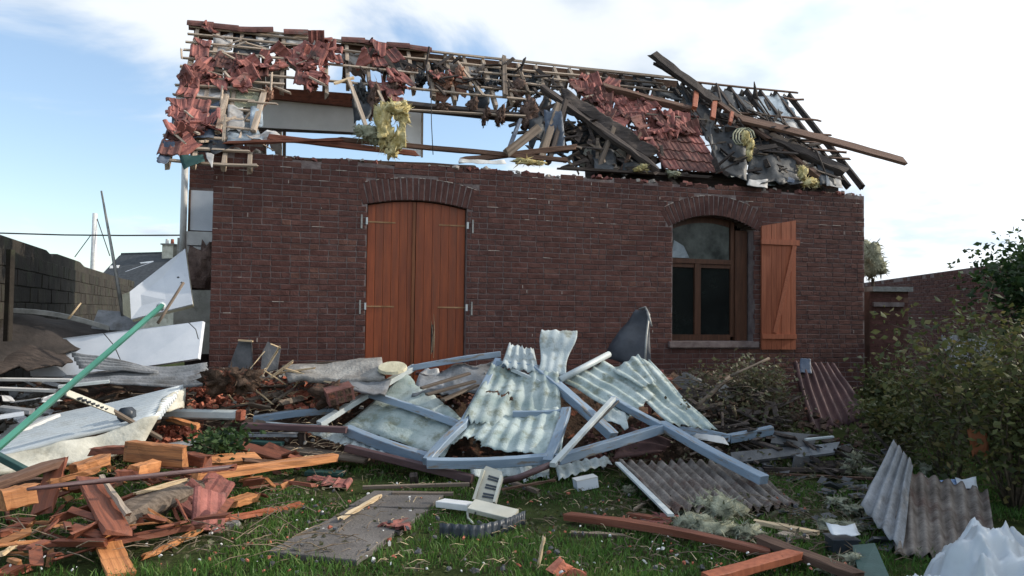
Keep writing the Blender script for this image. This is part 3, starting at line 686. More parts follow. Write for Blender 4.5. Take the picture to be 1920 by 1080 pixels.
def tiles_rect(x0, y0, x1, y1, dens=1., jit=.1, mn='tile', o=.03, keys=('full', 'full', 'full', 'a', 'b'), sag=0):
    global ntile; jit *= .5; dens *= .74; o = o - .02
    tA, sA = RP(x0, y1); tB, sB = RP(x1, y0)
    t0, t1 = min(tA, tB), max(tA, tB); s0, s1 = min(sA, sB), max(sA, sB)
    s = s0 + .1
    while s < s1:
        t = t0 + .1
        while t < t1 + .02:
            x, y = proj(RF(t, s))
            if s < SR - .2 and R.random() < dens and x0 - 6 < x < x1 + 6 and y0 - 6 < y < y1 + 6:
                link('roof_tile', TMESH[R.choice(keys), mn], rmat(t + R.uniform(-.02, .02), s, o + R.uniform(0, .03), R.gauss(0, jit) * (2.5 if R.random() < .2 else 1), -.05 + R.gauss(0, jit * .6), R.gauss(0, jit * .6)), house); ntile += 1
            t += .225
        s += .235
tiles_rect(358, 80, 390, 104, 1, .3)
tiles_rect(352, 100, 394, 140, 1, .35)
tiles_rect(332, 58, 358, 190, .9, .12, 'tile_old')
tiles_rect(360, 120, 472, 166, .9, .25)
tiles_rect(405, 108, 508, 134, .8, .2, 'tile_old')
tiles_rect(508, 98, 587, 124, .85, .35)
tiles_rect(585, 82, 637, 116, .95, .25)
tiles_rect(556, 124, 610, 158, .9, .5)
tiles_rect(334, 158, 366, 188, .9, .2)
tiles_rect(316, 200, 374, 226, 1, .12, 'tile')
tiles_rect(308, 226, 386, 250, .8, .35)
tiles_rect(318, 186, 345, 206, .8, .3)
tiles_rect(304, 245, 330, 290, .8, .1, 'tile_old')
tiles_rect(700, 100, 735, 125, .6, .5); tiles_rect(700, 150, 745, 190, .8, .6)
# right field, still laid at the bottom and shattered above
def inpoly(x, y, pl):
    c = False
    for (a, b) in zip(pl, pl[1:] + pl[:1]):
        if (a[1] > y) != (b[1] > y) and x < (b[0] - a[0]) * (y - a[1]) / (b[1] - a[1]) + a[0]: c = not c
    return c
laid = [(1212, 258), (1250, 238), (1312, 222), (1345, 332), (1235, 326)]
t, _ = RP(1150, 330); 
s = .42; row = 0
while s < 2.2:
    t = 5.8 + (row % 2) * .0
    while t < 8.4:
        x, y = proj(RF(t, s))
        if inpoly(x, y, laid): link('roof_tile', TMESH['full', 'tile_old' if R.random() < .75 else 'tile'], rmat(t, s, .02 + R.uniform(0, .008), R.gauss(0, .02), -.07, R.gauss(0, .02)), house); ntile += 1
        t += .235
    s += .25; row += 1
jumble = [(1062, 150), (1130, 158), (1190, 185), (1235, 205), (1305, 222), (1318, 250), (1250, 262), (1215, 285), (1180, 268), (1130, 225), (1085, 185)]
def spine(t_, x, y, pl): return inpoly(x, y, pl)
cnt = 0
while cnt < 125:
    x, y = R.uniform(1060, 1320), R.uniform(145, 290)
    if not inpoly(x, y, jumble): continue
    t, s = RP(x, y)
    nm = R.choice(('a', 'b', 'c', 'd', 'full')); 
    link('tile_fragment', TMESH[nm, R.choice(('tile', 'tile', 'tile_old'))], rmat(t, s, R.uniform(.02, .10), R.gauss(0, .7), R.gauss(0, .3), R.gauss(0, .3)), house); cnt += 1
for (x, y, n_) in ((620, 95, 8), (585, 110, 8), (460, 135, 10), (375, 150, 8), (445, 155, 6), (395, 60, 3), (375, 240, 8), (345, 268, 4), (1090, 160, 6), (590, 140, 8), (735, 160, 7), (330, 150, 5), (520, 120, 5), (690, 100, 5), (840, 140, 3)):
    for _ in range(n_):
        t, s = RP(x + R.gauss(0, 13), y + R.gauss(0, 8)); t = max(t, -.45); s = min(s, SR - .12); nm = R.choice(('a', 'b', 'c', 'd'))
        link('tile_fragment', TMESH[nm, 'tile'], rmat(t, s, R.uniform(.02, .1), R.gauss(0, .8), R.gauss(0, .5), R.gauss(0, .5)), house)
# ridge tiles
def ridge_tile(x0, x1, dy=0, rot=0.):
    t0 = (P(x0, 0, 1), 0)[1]; a = PL(x0, 0, A0, NN)
    ta = RP(x0, proj(RF(0, SR))[1] + 0)[0]
    def tx(px):
        lo, hi = -1., 11.
        for _ in range(30):
            mid = (lo + hi) / 2
            if proj(RF(mid, SR))[0] < px: lo = mid
            else: hi = mid
        return lo
    a, b = tx(x0), tx(x1); t = a
    while t < b - .08:
        L = .36; rings = []
        for q in (0, 1):
            rr_ = .105 + .012 * q; base = RF(t + L * q, SR, 0) - UP * (.055) + UP * dy
            o_ = [base + (NN * math.cos(an) + UP * math.sin(an)) * rr_ for an in [math.pi * k_ / 8 for k_ in range(9)]]
            i_ = [base + (NN * math.cos(an) + UP * math.sin(an)) * (rr_ - .014) for an in [math.pi * k_ / 8 for k_ in range(8, -1, -1)]]
            rings.append(o_ + i_)
        V, F = loft(rings); c = RF(t, SR); q = Matrix.Rotation(R.gauss(rot, .04), 3, NN)
        worldmesh('ridge_tile', [c + q @ (v - c) for v in V], F, M['tile_old'], house); t += .35
ridge_tile(352, 428); ridge_tile(434, 458, -.02, .06); ridge_tile(466, 500, .0, .12); ridge_tile(640, 815, .01); ridge_tile(532, 550, .03)
# purlin, fascia and ceiling seen through the hole
beam('purlin', PL(735, 196, RF(0, 1.5, -.12), NR), PL(990, 222, RF(0, 1.5, -.12), NR), .10, .13, M['dark_wood'], house, upv=NR, jit=.004, rag=.03)
beam('purlin', PL(745, 205, RF(0, 1.5, -.03), NR), PL(985, 218, RF(0, 1.5, -.03), NR), .03, .03, M['pale_wood'], house, upv=NR, jit=.003)
oo = -2.2
def HP(px, py, o): return PL(px, py, A0 + NN * o, NN)
poly3('attic_panel', [HP(470, 238, -2.4), HP(668, 248, -2.4), HP(668, 190, -2.4), HP(478, 180, -2.4)], .04, M['attic_white'], house)
poly3('attic_beam', [HP(488, 182, -2.3), HP(672, 200, -2.3), HP(672, 176, -2.3), HP(494, 163, -2.3)], .12, M['red_wood'], house)
poly3('panel_edge', [HP(470, 243, -2.38), HP(668, 252, -2.38), HP(668, 248.5, -2.38), HP(470, 238.5, -2.38)], .05, M['dark_wood'], house)
poly3('attic_door', [HP(756, 290, -1.6), HP(789, 292, -1.6), HP(790, 208, -1.6), HP(758, 205, -1.6)], .05, M['attic_white'], house)
beam('door_post', HP(791, 295, -1.5), HP(792, 208, -1.5), .03, .03, M['pale_wood'], house)
for (x0, y0, x1, y1, w, mm) in ((1010, 305, 1045, 200, .10, 'grey_wood'), (1028, 305, 1060, 190, .07, 'dark_wood'), (950, 290, 975, 225, .05, 'felt_blue'), (1120, 320, 1150, 240, .06, 'grey_wood'), (1165, 320, 1200, 250, .05, 'brown_wood'), (1140, 322, 1120, 265, .03, 'pale_wood')):
    beam('attic_post', HP(x0, y0, -.25), HP(x1, y1, -.6), w, w * 1.4, M[mm], house, jit=.004, rag=.03, upv=NN)
poly3('attic_panel', [HP(1085, 318, -.7), HP(1235, 328, -.7), HP(1180, 262, -.9), HP(1100, 268, -.9)], .03, M['cream'], house)
# eaves lath and wall plate
beam('wall_plate', W(.9, -.12, 3.50), W(3.3, -.12, 3.56), .14, .05, M['brown_wood'], house, jit=.006, rag=.05, seg=8)
beam('eaves_board', HP(425, 268, .05), HP(640, 262, .02), .1, .03, M['red_wood'], house, jit=.006, rag=.05, seg=8)
beam('eaves_board', HP(505, 257, -.1), HP(780, 288, -.1), .06, .07, M['red_wood'], house, jit=.004, rag=.05, seg=8)
beam('eaves_board', HP(640, 262, -.2), HP(1060, 300, -.2), .08, .06, M['brown_wood'], house, jit=.004, rag=.05, seg=8)
beam('eaves_board', HP(1050, 315, -.1), HP(1330, 333, -.1), .10, .04, M['dark_wood'], house, jit=.004, rag=.05, seg=8)
beam('attic_shade_board', W(5.0, -.36, 3.60), W(9.35, -.34, 3.62), .04, .34, M['dark_wood'], house, seg=10, jit=.01, rag=.05)  # dark board added behind the wall head, stands in for the shaded attic
# crumbs along the wall head
mb = MB(); mb2 = MB()
for i in range(330):
    t = R.uniform(0, WL); z = top_z(t) - .01; s_ = R.uniform(.012, .05)
    V, F = chunk_geo(s_ * 1.3, s_ * 1.2, s_ * .6, R, 5); m4 = Matrix.Translation(W(t, R.uniform(-.25, .005), z + s_ * .3)) @ Euler((R.uniform(-.5, .5), R.uniform(-.5, .5), R.uniform(0, 6))).to_matrix().to_4x4()
    (mb if R.random() < .35 else mb2).add([m4 @ v for v in V], F)
tag(mb.obj('mortar_crumbs', M['mortar_pale'], house), kind='stuff'); tag(mb2.obj('tile_crumbs', M['tile'], house), kind='stuff')

# ================================================================== LOOSE THINGS ON THE ROOF
def blobs(name, items, m, label, cat, group=None, seed=0, tufts=30, sub=3, amp=.4, post=None):
    import bmesh
    mb = MB(); rr = random.Random(seed)
    for i, (p, r) in enumerate(items):
        r = V3(r) if not isinstance(r, (int, float)) else V3((r, r, r))
        bm = bmesh.new(); bmesh.ops.create_icosphere(bm, subdivisions=sub, radius=1); V = []
        for v in bm.verts:
            d = v.co.normalized(); q = d + V3((seed * 2.3 + i * 1.7, i, 0))
            k = .92 + amp * 1.6 * noise.noise(q * 1.9) + amp * 1.1 * noise.noise(q * 4.7) + amp * .9 * noise.noise(q * 11)
            V.append(p + V3((d.x * r.x, d.y * r.y, d.z * r.z)) * max(.3, k))
        F = [tuple(x.index for x in f.verts) for f in bm.faces]; bm.free(); mb.add(V, F)
        for _ in range(tufts):
            b = V[rr.randrange(len(V))]; d = ((b - p).normalized() + V3((rr.uniform(-.9, .9), rr.uniform(-.9, .9), rr.uniform(-1.2, .3)))).normalized()
            L = min(.11, rr.uniform(.2, .95) * (r.x + r.z) * .5); s_ = V3((rr.uniform(-1, 1), rr.uniform(-1, 1), rr.uniform(-1, 1))).normalized() * L * .10
            mb.add([b - s_, b + s_, b + d * L * .5 + s_ * .6, b + d * L], [(0, 1, 2, 3)])
    return tag(mb.obj(name, m, None, True), label, cat, group, kind='stuff' if name == 'glass_wool_heap' else None)
def crumple(name, pts4, m, label, cat, bend=.12, rag=.15, seed=0, bs=3.2, nv=14, group=None, th=.004, extra=None):
    p00, p10, p11, p01 = pts4
    return sheet(name, pts4, m, amp=0, nv=nv, bend=bend, rag=rag, th=th, seed=seed, bs=bs, label=label, cat=cat, group=group, extra=extra)
HG = 'insulation tatters hanging in the roof opening'
beam('broken_rafter', P(1228, 104, 12.7), R3(1342, 192, .2), .20, .07, M['dark_wood'], label='black splintered rafter rearing up above the ridge', cat='rafter', upv=NR, seg=8, jit=.012, rag=.1)
beam('broken_rafter', P(1238, 122, 12.75), R3(1336, 182, .12), .14, .05, M['dark_wood'], label='second dark rafter just below the one rearing above the ridge', cat='rafter', upv=NR, seg=8, jit=.012, rag=.12)
crumple('torn_membrane', [R3(1292, 215, .05), R3(1335, 285, .05), R3(1338, 195, .1), R3(1262, 145, .15)], M['felt_dark'], 'black torn membrane stretched under the reared rafters', 'membrane', seed=3)
beam('long_plank', R3(1385, 222, .25), R3(1697, 303, .35), .20, .05, M['brown_wood'], label='long dark plank jutting out past the right end of the roof', cat='plank', upv=NR, seg=10, jit=.004, rag=.06, bow=.02)
beam('fallen_beam', R3(1400, 238, .1), R3(1583, 322, .12), .24, .10, M['dark_wood'], label='thick dark beam sliding down to the right end of the eaves', cat='beam', upv=NR, seg=8, jit=.014, rag=.1)
beam('fallen_beam', R3(1440, 262, .05), R3(1560, 350, .05), .12, .08, M['brown_wood'], label='short dark beam below the thick one at the right eaves end', cat='beam', upv=NR, seg=6, jit=.01, rag=.08)
beam('diagonal_strut', R3(1322, 176, .18), R3(1442, 262, .18), .09, .05, M['brown_wood'], label='brown strut running down from the reared rafters', cat='strut', upv=NR, seg=6, jit=.005, rag=.05)
for i, (a, b, w) in enumerate((((1302, 202), (1306, 166), .08), ((1336, 222), (1340, 186), .08), ((1369, 232), (1372, 212), .06))):
    beam('timber_stub', R3(*a, .2), R3(*b, .2), w, .06, M['pink_wood'], label=['reddish stub of timber highest under the black rafter', 'reddish stub of timber in the middle of the broken roof edge', 'shortest reddish stub of timber beside the cable coil'][i], cat='timber stub', upv=NR, jit=.003, rag=.02)
beam('slipped_purlin', R3(1128, 162, .12), R3(1300, 208, .1), .11, .10, M['brown_wood'], label='brown purlin slipped across the battens above the broken tiles', cat='purlin', upv=NR, seg=8, jit=.008, rag=.06)
beam('slipped_batten', R3(1205, 214, .1), R3(1325, 226, .1), .04, .04, M['grey_wood'], label='thin grey batten lying over the shattered tiles', cat='batten', upv=NR, seg=6, jit=.003)
crumple('collapsed_decking', [R3(1062, 216, .0), R3(1215, 300, .02), R3(1236, 282, .14), R3(1052, 158, .14)], M['dark_wood'], 'black collapsed roof decking along the edge of the broken tiles', 'decking', bend=.10, rag=.08, seed=9, th=.03)
beam('edge_rafter', R3(1015, 164, .1), R3(1232, 318, .1), .11, .08, M['dark_wood'], label='black sagging rafter at the left edge of the tile field', cat='rafter', upv=NR, seg=10, jit=.02, rag=.06)
crumple('membrane_shade_sheet', [R3(1080, 322, -.4), R3(1232, 332, -.4), R3(1215, 285, -.15), R3(1065, 212, -.15)], M['felt_dark'], 'dark sheet added as the shaded hollow below the black rafter', 'membrane', bend=.15, seed=12)  # no real lining: the dark sheet paints in the roof's shaded interior
crumple('membrane_shade_sheet', [HP(1022, 290, -.3), HP(1062, 300, -.3), HP(1050, 205, -.5), HP(1022, 195, -.5)], M['felt_blue'], 'blue grey strip of membrane hanging in the roof opening', 'membrane', bend=.1, seed=14)
beam('fallen_beam', HP(868, 300, -.2), HP(1078, 276, -.3), .09, .08, M['brown_wood'], label='brown beam lying along the wall head at the roof opening', cat='beam', seg=8, jit=.007, rag=.06)
beam('propped_plank', HP(950, 287, -.1), HP(1010, 240, -.25), .12, .04, M['grey_wood'], label='short grey plank propped on the wall head in the opening', cat='plank', seg=4, jit=.005, rag=.03, upv=NN)
for i, (a, b, w, mm, lb) in enumerate((((654, 150), (686, 236), .05, 'pale_wood', 'pale lath hanging down into the opening left of the yellow wool'), ((706, 164), (730, 214), .04, 'pale_wood', 'short pale lath hanging just above the yellow wool'),
        ((945, 108), (947, 178), .07, 'grey_wood', 'grey upright lath poking above the ridge'), ((974, 132), (990, 172), .04, 'grey_wood', 'thin grey lath right of the one above the ridge'), ((852, 108), (906, 178), .04, 'pale_wood', 'pale slanting lath beside the reddish insulation'),
        ((1100, 182), (1150, 168), .035, 'pale_wood', 'pale splinter on top of the broken tiles'), ((625, 157), (662, 146), .04, 'split_wood', 'bright split lath end left of the hanging laths'), ((1420, 265), (1528, 262), .03, 'grey_wood', 'thin lath lying across the right roof end'), ((1508, 305), (1535, 322), .05, 'pale_wood', 'pale lath end by the right yellow wool'))):
    beam('loose_lath', R3(*a, .08), R3(*b, .06), w, w * .7, M[mm], label=lb, cat='lath', upv=NR, seg=5, jit=.004, rag=.04)
# brown tatters in the opening
bt = [((830, 160), .16, .13, 'insul_r', 'big reddish brown insulation flap sagging in the opening'), ((858, 150), .07, .17, 'insul_r', 'narrow reddish flap right of the big sagging one'),
      ((812, 150), .07, .13, 'insul_b', 'dark tatter left of the big reddish flap'), ((735, 175), .10, .15, 'insul_b', 'brown tangle above the yellow wool'), ((672, 180), .09, .18, 'felt_dark', 'dark rag hanging beside the pale lath'),
      ((700, 190), .08, .22, 'insul_b', 'tall dark rag between the two hanging laths'), ((768, 135), .10, .07, 'insul_b', 'small dark tatter under the battens'), ((788, 150), .07, .10, 'felt_dark', 'black tatter left of the reddish flap'),
      ((885, 200), .08, .10, 'insul_b', 'brown rag draped over the purlin'), ((910, 218), .05, .12, 'insul_b', 'pointed rag hanging lowest from the purlin'), ((937, 218), .07, .13, 'insul_b', 'brown rag hanging right of the pointed one'),
      ((920, 165), .10, .10, 'felt_dark', 'black clump between the upright laths'), ((968, 175), .15, .16, 'insul_b', 'large brown bundle at the right of the opening'), ((1000, 160), .10, .12, 'felt_dark', 'black bundle beside the large brown one'),
      ((990, 215), .14, .20, 'insul_b', 'dark brown mass hanging at the right of the opening'), ((830, 200), .12, .05, 'insul_b', 'flat brown tatter below the purlin'), ((585, 165), .07, .06, 'insul_r', 'reddish lump under the left tiles'), ((500, 180), .07, .12, 'insul_r', 'pinkish rag at the left edge of the opening'), ((1085, 200), .12, .05, 'felt_dark', 'black rag lying on the collapsed decking')]
for i, (p, w, h, mm, lb) in enumerate(bt):
    c = R3(*p, -.05); k = c.y / 9.5
    it = [(c, (w * .8 * k, .06, h * .75 * k)), (c + UP * h * .5 * k + U * .04, (w * .6 * k, .07, h * .55 * k)), (c - UP * h * .6 * k - U * .03, (w * .45 * k, .05, h * .5 * k))]
    blobs('insulation_tatter', it, M[mm], lb, 'insulation', HG, seed=i + 20, tufts=40, amp=.55)
for i, (x, y, w, h, mm, sd, lb) in enumerate(((828, 165, 44, 55, 'insul_r', 1, 'thin reddish sheet curling out of the opening'), (865, 158, 20, 60, 'insul_r', 2, 'narrow reddish sheet right of the curled one'), (730, 168, 30, 60, 'tile', 3, 'red rag sheet hanging above the yellow wool'), (680, 195, 34, 80, 'felt_dark', 4, 'dark sheet hanging left of the yellow wool'), (900, 190, 36, 46, 'felt_dark', 5, 'dark shred among the brown rags'), (1012, 230, 40, 110, 'felt_dark', 6, 'long black shred closing the opening on the right'))):
    crumple('hanging_shred', [R3(x - w / 2, y + h / 2, -.15), R3(x + w / 2, y + h / 2, -.1), R3(x + w / 2, y - h / 2, 0), R3(x - w / 2, y - h / 2, 0)], M[mm], lb, 'shred', bend=.14, rag=.2, seed=sd + 30, bs=5, nv=12)
yk = lambda x, y, r, o=.0: (R3(x, y, o), r)
q = [(738, 205, 24, 15), (754, 216, 14, 20), (718, 225, 16, 26), (722, 255, 15, 24), (738, 268, 13, 20), (733, 284, 11, 12), (752, 262, 9, 10)]
cc = [HP(x, y, .05) for (x, y, _, _) in q]
blobs('yellow_insulation', [(c, (w * c.y / FPX, w * .6 * c.y / FPX, h * c.y / FPX)) for c, (_, _, w, h) in zip(cc, q)], M['insul_y'], 'bright yellow glass wool curling over the wall head', 'glass wool', seed=2, tufts=70, amp=.5)
q = [(690, 250, 22, 15), (676, 244, 12, 10), (706, 262, 12, 12)]
blobs('grey_insulation', [(HP(x, y, 0), (w * .0066, w * .005, h * .0066)) for (x, y, w, h) in q], M['insul_g'], 'grey fluffy glass wool left of the yellow piece', 'glass wool', seed=4, tufts=90, amp=.4)
for i, (q, mm, lb) in enumerate((([(1398, 258, 8, 14), (1406, 272, 7, 16), (1404, 290, 5, 12)], 'insul_y', 'yellow glass wool strip below the cable coil'), ([(1505, 325, 9, 14), (1515, 342, 16, 9), (1530, 346, 8, 8)], 'insul_y', 'yellow glass wool at the right end of the wall head'),
        ([(1208, 314, 12, 6), (1195, 318, 7, 4)], 'insul_y', 'small yellow glass wool tuft at the wall head'), ([(1262, 326, 12, 5)], 'insul_g', 'flat tuft of glass wool below the laid tiles'), ([(985, 303, 22, 5), (1010, 306, 12, 4)], 'insul_y', 'pale wool strip on the wall head under the opening'))):
    blobs('yellow_insulation', [(HP(x, y, .0), (w * .008, .05, h * .008)) for (x, y, w, h) in q], M[mm], lb, 'glass wool', seed=50 + i, tufts=50)
crumple('pale_sheet_strip', [HP(858, 306, .04), HP(950, 308, .03), HP(945, 299, .0), HP(862, 296, .0)], M['white2'], 'crumpled white strip lying on the wall head', 'sheet strip', bend=.03, seed=3)
# right-hand membranes
for i, (c, mm, lb, b_) in enumerate((([(1365, 335), (1397, 332), (1378, 285), (1343, 290)], 'foil', 'blue grey foil flap hanging left of the cable coil', .06), ([(1412, 345), (1432, 340), (1418, 290), (1402, 296)], 'foil', 'narrow foil flap in the middle of the right membranes', .05),
        ([(1438, 348), (1462, 348), (1452, 285), (1430, 290)], 'foil', 'foil flap bulging right of the narrow one', .09), ([(1472, 345), (1492, 350), (1482, 305), (1468, 300)], 'felt_blue', 'small blue flap left of the right yellow wool', .06), ([(1340, 330), (1400, 345), (1395, 235), (1325, 225)], 'felt_dark', 'wide black membrane behind the foil flaps', .10),
        ([(1400, 350), (1505, 352), (1490, 275), (1410, 250)], 'felt_dark', 'black membrane under the right beams', .10), ([(1440, 352), (1400, 348), (1405, 335), (1440, 335)], 'felt_pale', 'pale scrap on the wall head by the foil flaps', .04), ([(1538, 350), (1568, 352), (1556, 300), (1530, 300)], 'felt_dark', 'black flap under the far right eaves', .05), ([(1550, 350), (1583, 352), (1575, 330), (1548, 326)], 'felt_pale', 'pale torn flap at the far right eaves', .04))):
    crumple('membrane_flap', [R3(*p, -.05 + .02 * i) for p in c], M[mm], lb, 'membrane', bend=b_, rag=.1, seed=70 + i, bs=3)
for i, (c, mm) in enumerate((([(1430, 222), (1500, 240), (1455, 178), (1412, 180)], 'foil'), ([(1455, 240), (1520, 262), (1492, 228), (1440, 214)], 'felt_pale'), ([(1500, 278), (1552, 300), (1535, 272), (1492, 262)], 'felt_pale'), ([(1345, 200), (1392, 215), (1372, 172), (1335, 170)], 'felt_dark'), ([(1388, 205), (1425, 225), (1400, 180), (1376, 176)], 'felt_dark'), ([(1190, 158), (1230, 165), (1225, 148), (1185, 142)], 'felt_dark'), ([(1230, 182), (1280, 192), (1270, 172), (1228, 165)], 'felt_dark'))):
    o = crumple('underlay_sheet', [R3(*p, -.05) for p in c], M[mm], None, None, bend=.05, rag=.08, seed=90 + i, bs=3)
    del_ = o; m4 = wmat[o.name]; o.parent = house; o.matrix_basis = Matrix.Translation(-house.location) @ m4
pts = [R3(1385 + 14 * math.cos(a * .7) + a * .6, 256 + 16 * math.sin(a * .7), .12 + .01 * a) for a in range(28)]
tube('cable_coil', pts, .012, M['insul_g'], label='loop of grey cable hanging from the broken right roof end', cat='cable')
tube('hanging_wire', [HP(808, 150, -.1), HP(809, 230, -.08), HP(812, 290, -.06)], .006, M['cable'], label='thin black wire hanging through the roof opening', cat='wire')
tube('ridge_stump', [P(1415, 190, 13.2), P(1416, 168, 13.2), P(1414, 153, 13.2)], [.06, .03, .008], M['dark_wood'], label='small dark splinter standing on the right of the ridge', cat='splinter')
# left eaves tatters
for i, (c, mm, lb, b_) in enumerate((([(292, 310), (312, 308), (330, 270), (308, 262)], 'felt_blue', 'dark blue bulge of membrane at the far left eaves corner', .08), ([(345, 318), (385, 306), (380, 288), (335, 290)], 'dgreen', 'dark green rag drooping under the left eaves', .05), ([(388, 300), (398, 318), (402, 288), (385, 285)], 'felt_pale', 'pale rag end beside the downpipe top', .03),
        ([(340, 262), (400, 262), (404, 245), (350, 244)], 'felt_blue', 'blue membrane bunched on the left eaves battens', .05), ([(425, 275), (500, 262), (478, 238), (430, 246)], 'foil', 'grey membrane crumpled on the left wall head', .09), ([(470, 272), (530, 258), (500, 246), (465, 255)], 'felt_pale', 'pale membrane tongue lying on the left wall head', .07), ([(398, 292), (440, 275), (430, 258), (392, 270)], 'felt_dark', 'black membrane at the left wall corner', .06), ([(425, 250), (460, 246), (455, 200), (428, 190)], 'felt_pale', 'pale underlay strip hanging left of the attic panel', .06), ([(468, 245), (495, 240), (490, 192), (470, 195)], 'foil', 'thin foil strip next to the attic panel', .06))):
    crumple('membrane_rag', [R3(*p, .03) for p in c], M[mm], lb, 'membrane', bend=b_, rag=.12, seed=110 + i, bs=4)
beam('hanging_rafter', R3(475, 245, .05), R3(496, 172, .0), .07, .05, M['pale_wood'], label='pale rafter end dangling at the left edge of the opening', cat='rafter', upv=NR, jit=.004, rag=.03)
beam('hanging_rafter', R3(408, 250, .05), R3(424, 180, .0), .07, .05, M['pale_wood'], label='pale rafter crossing the blue underlay on the left', cat='rafter', upv=NR, jit=.004, rag=.03)

# ================================================================== BACKGROUND
# left boundary wall of dark blocks
a, b = V3((-4.9, 6.26, 0)), V3((-12.6, 24.6, 0)); bd = (b - a).normalized(); bn = V3((bd.y, -bd.x, 0)); BL = (b - a).length
if bn.dot(CAM - a) < 0: bn = -bn
prof = []
for (x, y) in ((-140, 400), (0, 440), (90, 470), (96, 482), (104, 475), (150, 491), (158, 500), (228, 522), (262, 530)):
    p = PL(x, y, a, bn); prof.append(((p - a).dot(bd), p.z))
def bz(s):
    for (p, q) in zip(prof, prof[1:]):
        if p[0] <= s <= q[0]: return p[1] + (q[1] - p[1]) * (s - p[0]) / (q[0] - p[0] + 1e-6)
    return prof[0][1] if s < prof[0][0] else prof[-1][1]
bw = empty('boundary_wall', a + bd * 6, 'dark block garden wall with a broken stepped top on the left', 'wall')
mb = MB(); q = 90
for i in range(q):
    s0, s1 = BL * i / q, BL * (i + 1) / q; z0, z1 = bz(s0), bz(s1)
    V = [a + bd * s0, a + bd * s1, a + bd * s1 - bn * .15, a + bd * s0 - bn * .15]; V = V + [V[0] + UP * z0, V[1] + UP * z1, V[2] + UP * z1, V[3] + UP * z0]
    mb.add(V, [(0, 1, 5, 4), (4, 5, 6, 7), (2, 3, 7, 6)])
body = mb.obj('wall_core', M['mortar'], bw); body.data.materials[0] = M['block']
bms = []
for i in range(4):
    V, F = brick_geo(.49, .19, .012, R, .004); bms.append(mesh('block', V, F, M['block']))
zz_ = .1; k = 0
while zz_ < 2.7:
    s0 = .0 if k % 2 else -.25
    while s0 < BL:
        if s0 > 1.2 and zz_ + .09 < min(bz(s0), bz(s0 + .5)) + .01:
            p = a + bd * (s0 + .25) + UP * zz_ + bn * R.choice((.0, .0, .004))
            link('block', bms[R.randrange(4)], Matrix(((bd.x, bn.x, 0, p.x), (bd.y, bn.y, 0, p.y), (0, 0, 1, p.z), (0, 0, 0, 1))), bw)
        s0 += .505
    zz_ += .205; k += 1
beam('concrete_post', P(14, 640, 8.0), P(20, 468, 8.0), .06, .07, M['block'], label='grey concrete post standing against the left block wall', cat='post', jit=.003, upv=V3((0, -1, 0)))
tube('dry_stick', [P(128, 598, 8.6), P(152, 568, 8.7)], [.014, .008], M['split_wood'], label='short pale stick leaning at the left block wall', cat='stick')
# neighbour's dark roofed house
nb = empty('neighbour_house', V3((-24, 46, 0)), 'distant low house with a dark slate roof and pale skylights', 'house')
rl, rr2 = P(226, 478, 48), P(372, 474, 48); el, er = P(168, 540, 43), P(385, 540, 43)
poly3('roof', [el, er, rr2, rl], .15, M['slate'], nb)
bk1, bk2 = V3((el.x + 1, 53, el.z)), V3((er.x, 53, er.z))
poly3('roof', [rl, rr2, bk2, bk1], .15, M['slate'], nb); poly3('roof', [el, rl, bk1], .12, M['slate'], nb)
V, F = box_geo(el.x + .5, er.x, 43.6, 52.5, 0, el.z - .1); worldmesh('wall', V, F, M['cream'], nb)
def nbq(name, pts, m, th=.08): poly3(name, [P(x, y, 43 + 5 * (540 - y) / 64 - .15) for x, y in pts], th, m, nb)
nbq('skylight', [(205, 503), (222, 502), (224, 497), (207, 498)], M['white2']); nbq('skylight', [(235, 509), (283, 492), (288, 491), (288, 494), (240, 510)], M['white']); nbq('skylight', [(262, 492), (288, 489), (287, 492), (264, 494)], M['white2'])
cp = P(318, 476, 47.5); V, F = box_geo(cp.x - .35, cp.x + .35, 47.2, 47.9, cp.z - .6, cp.z + .55); ch_ = worldmesh('chimney', V, F, M['cream'], nb)
V, F = box_geo(cp.x - .42, cp.x + .42, 47.1, 48.0, cp.z + .552, cp.z + .64); worldmesh('chimney_cap', V, F, M['conc'], ch_)
for dx in (-.18, .16): 
    V, F = tube_geo([V3((cp.x + dx, 47.5, cp.z + .642)), V3((cp.x + dx, 47.5, cp.z + .95))], [.11, .09], 8); worldmesh('chimney_pot', V, F, M['terra'] if dx > 0 else M['white2'], ch_)
V, F = box_geo(cp.x + .7, cp.x + 1.5, 47.0, 48, cp.z - .5, cp.z + 1.0); worldmesh('chimney', V, F, M['conc'], nb)
for (bx, by, zt_, sd) in ((12.5, 60, 5, 0), (-46, 70, 5, 1)):
    pass
pt = P(178, 400, 60); tube('utility_pole', [V3((pt.x, 60, 0)), V3((pt.x, 60, 4)), pt], [.26, .24, .18], M['white2'], n=10, label='white concrete utility pole rising behind the left wall', cat='utility pole')
tube('stay_wire', [P(182, 410, 60), P(206, 480, 60)], .035, M['cable'], label='thin stay wire on the right of the white pole', cat='wire')
tube('stay_wire', [P(171, 440, 60), P(140, 482, 60)], .035, M['cable'], label='thin stay wire on the left of the white pole', cat='wire')
tube('overhead_cable', [P(-300, 431, 30), P(-100, 435, 30), P(0, 437, 30), P(120, 440.5, 30), P(230, 441.5, 30), P(335, 441, 30), P(480, 438, 30)], .03, M['cable'], label='black overhead cable strung across the sky on the left', cat='cable')
tube('leaning_pole', [P(190, 358, 9.6), P(210, 470, 9.5), P(231, 592, 9.3)], [.012, .02, .026], M['zinc'], label='thin grey pole leaning beside the tilted white panel', cat='pole')
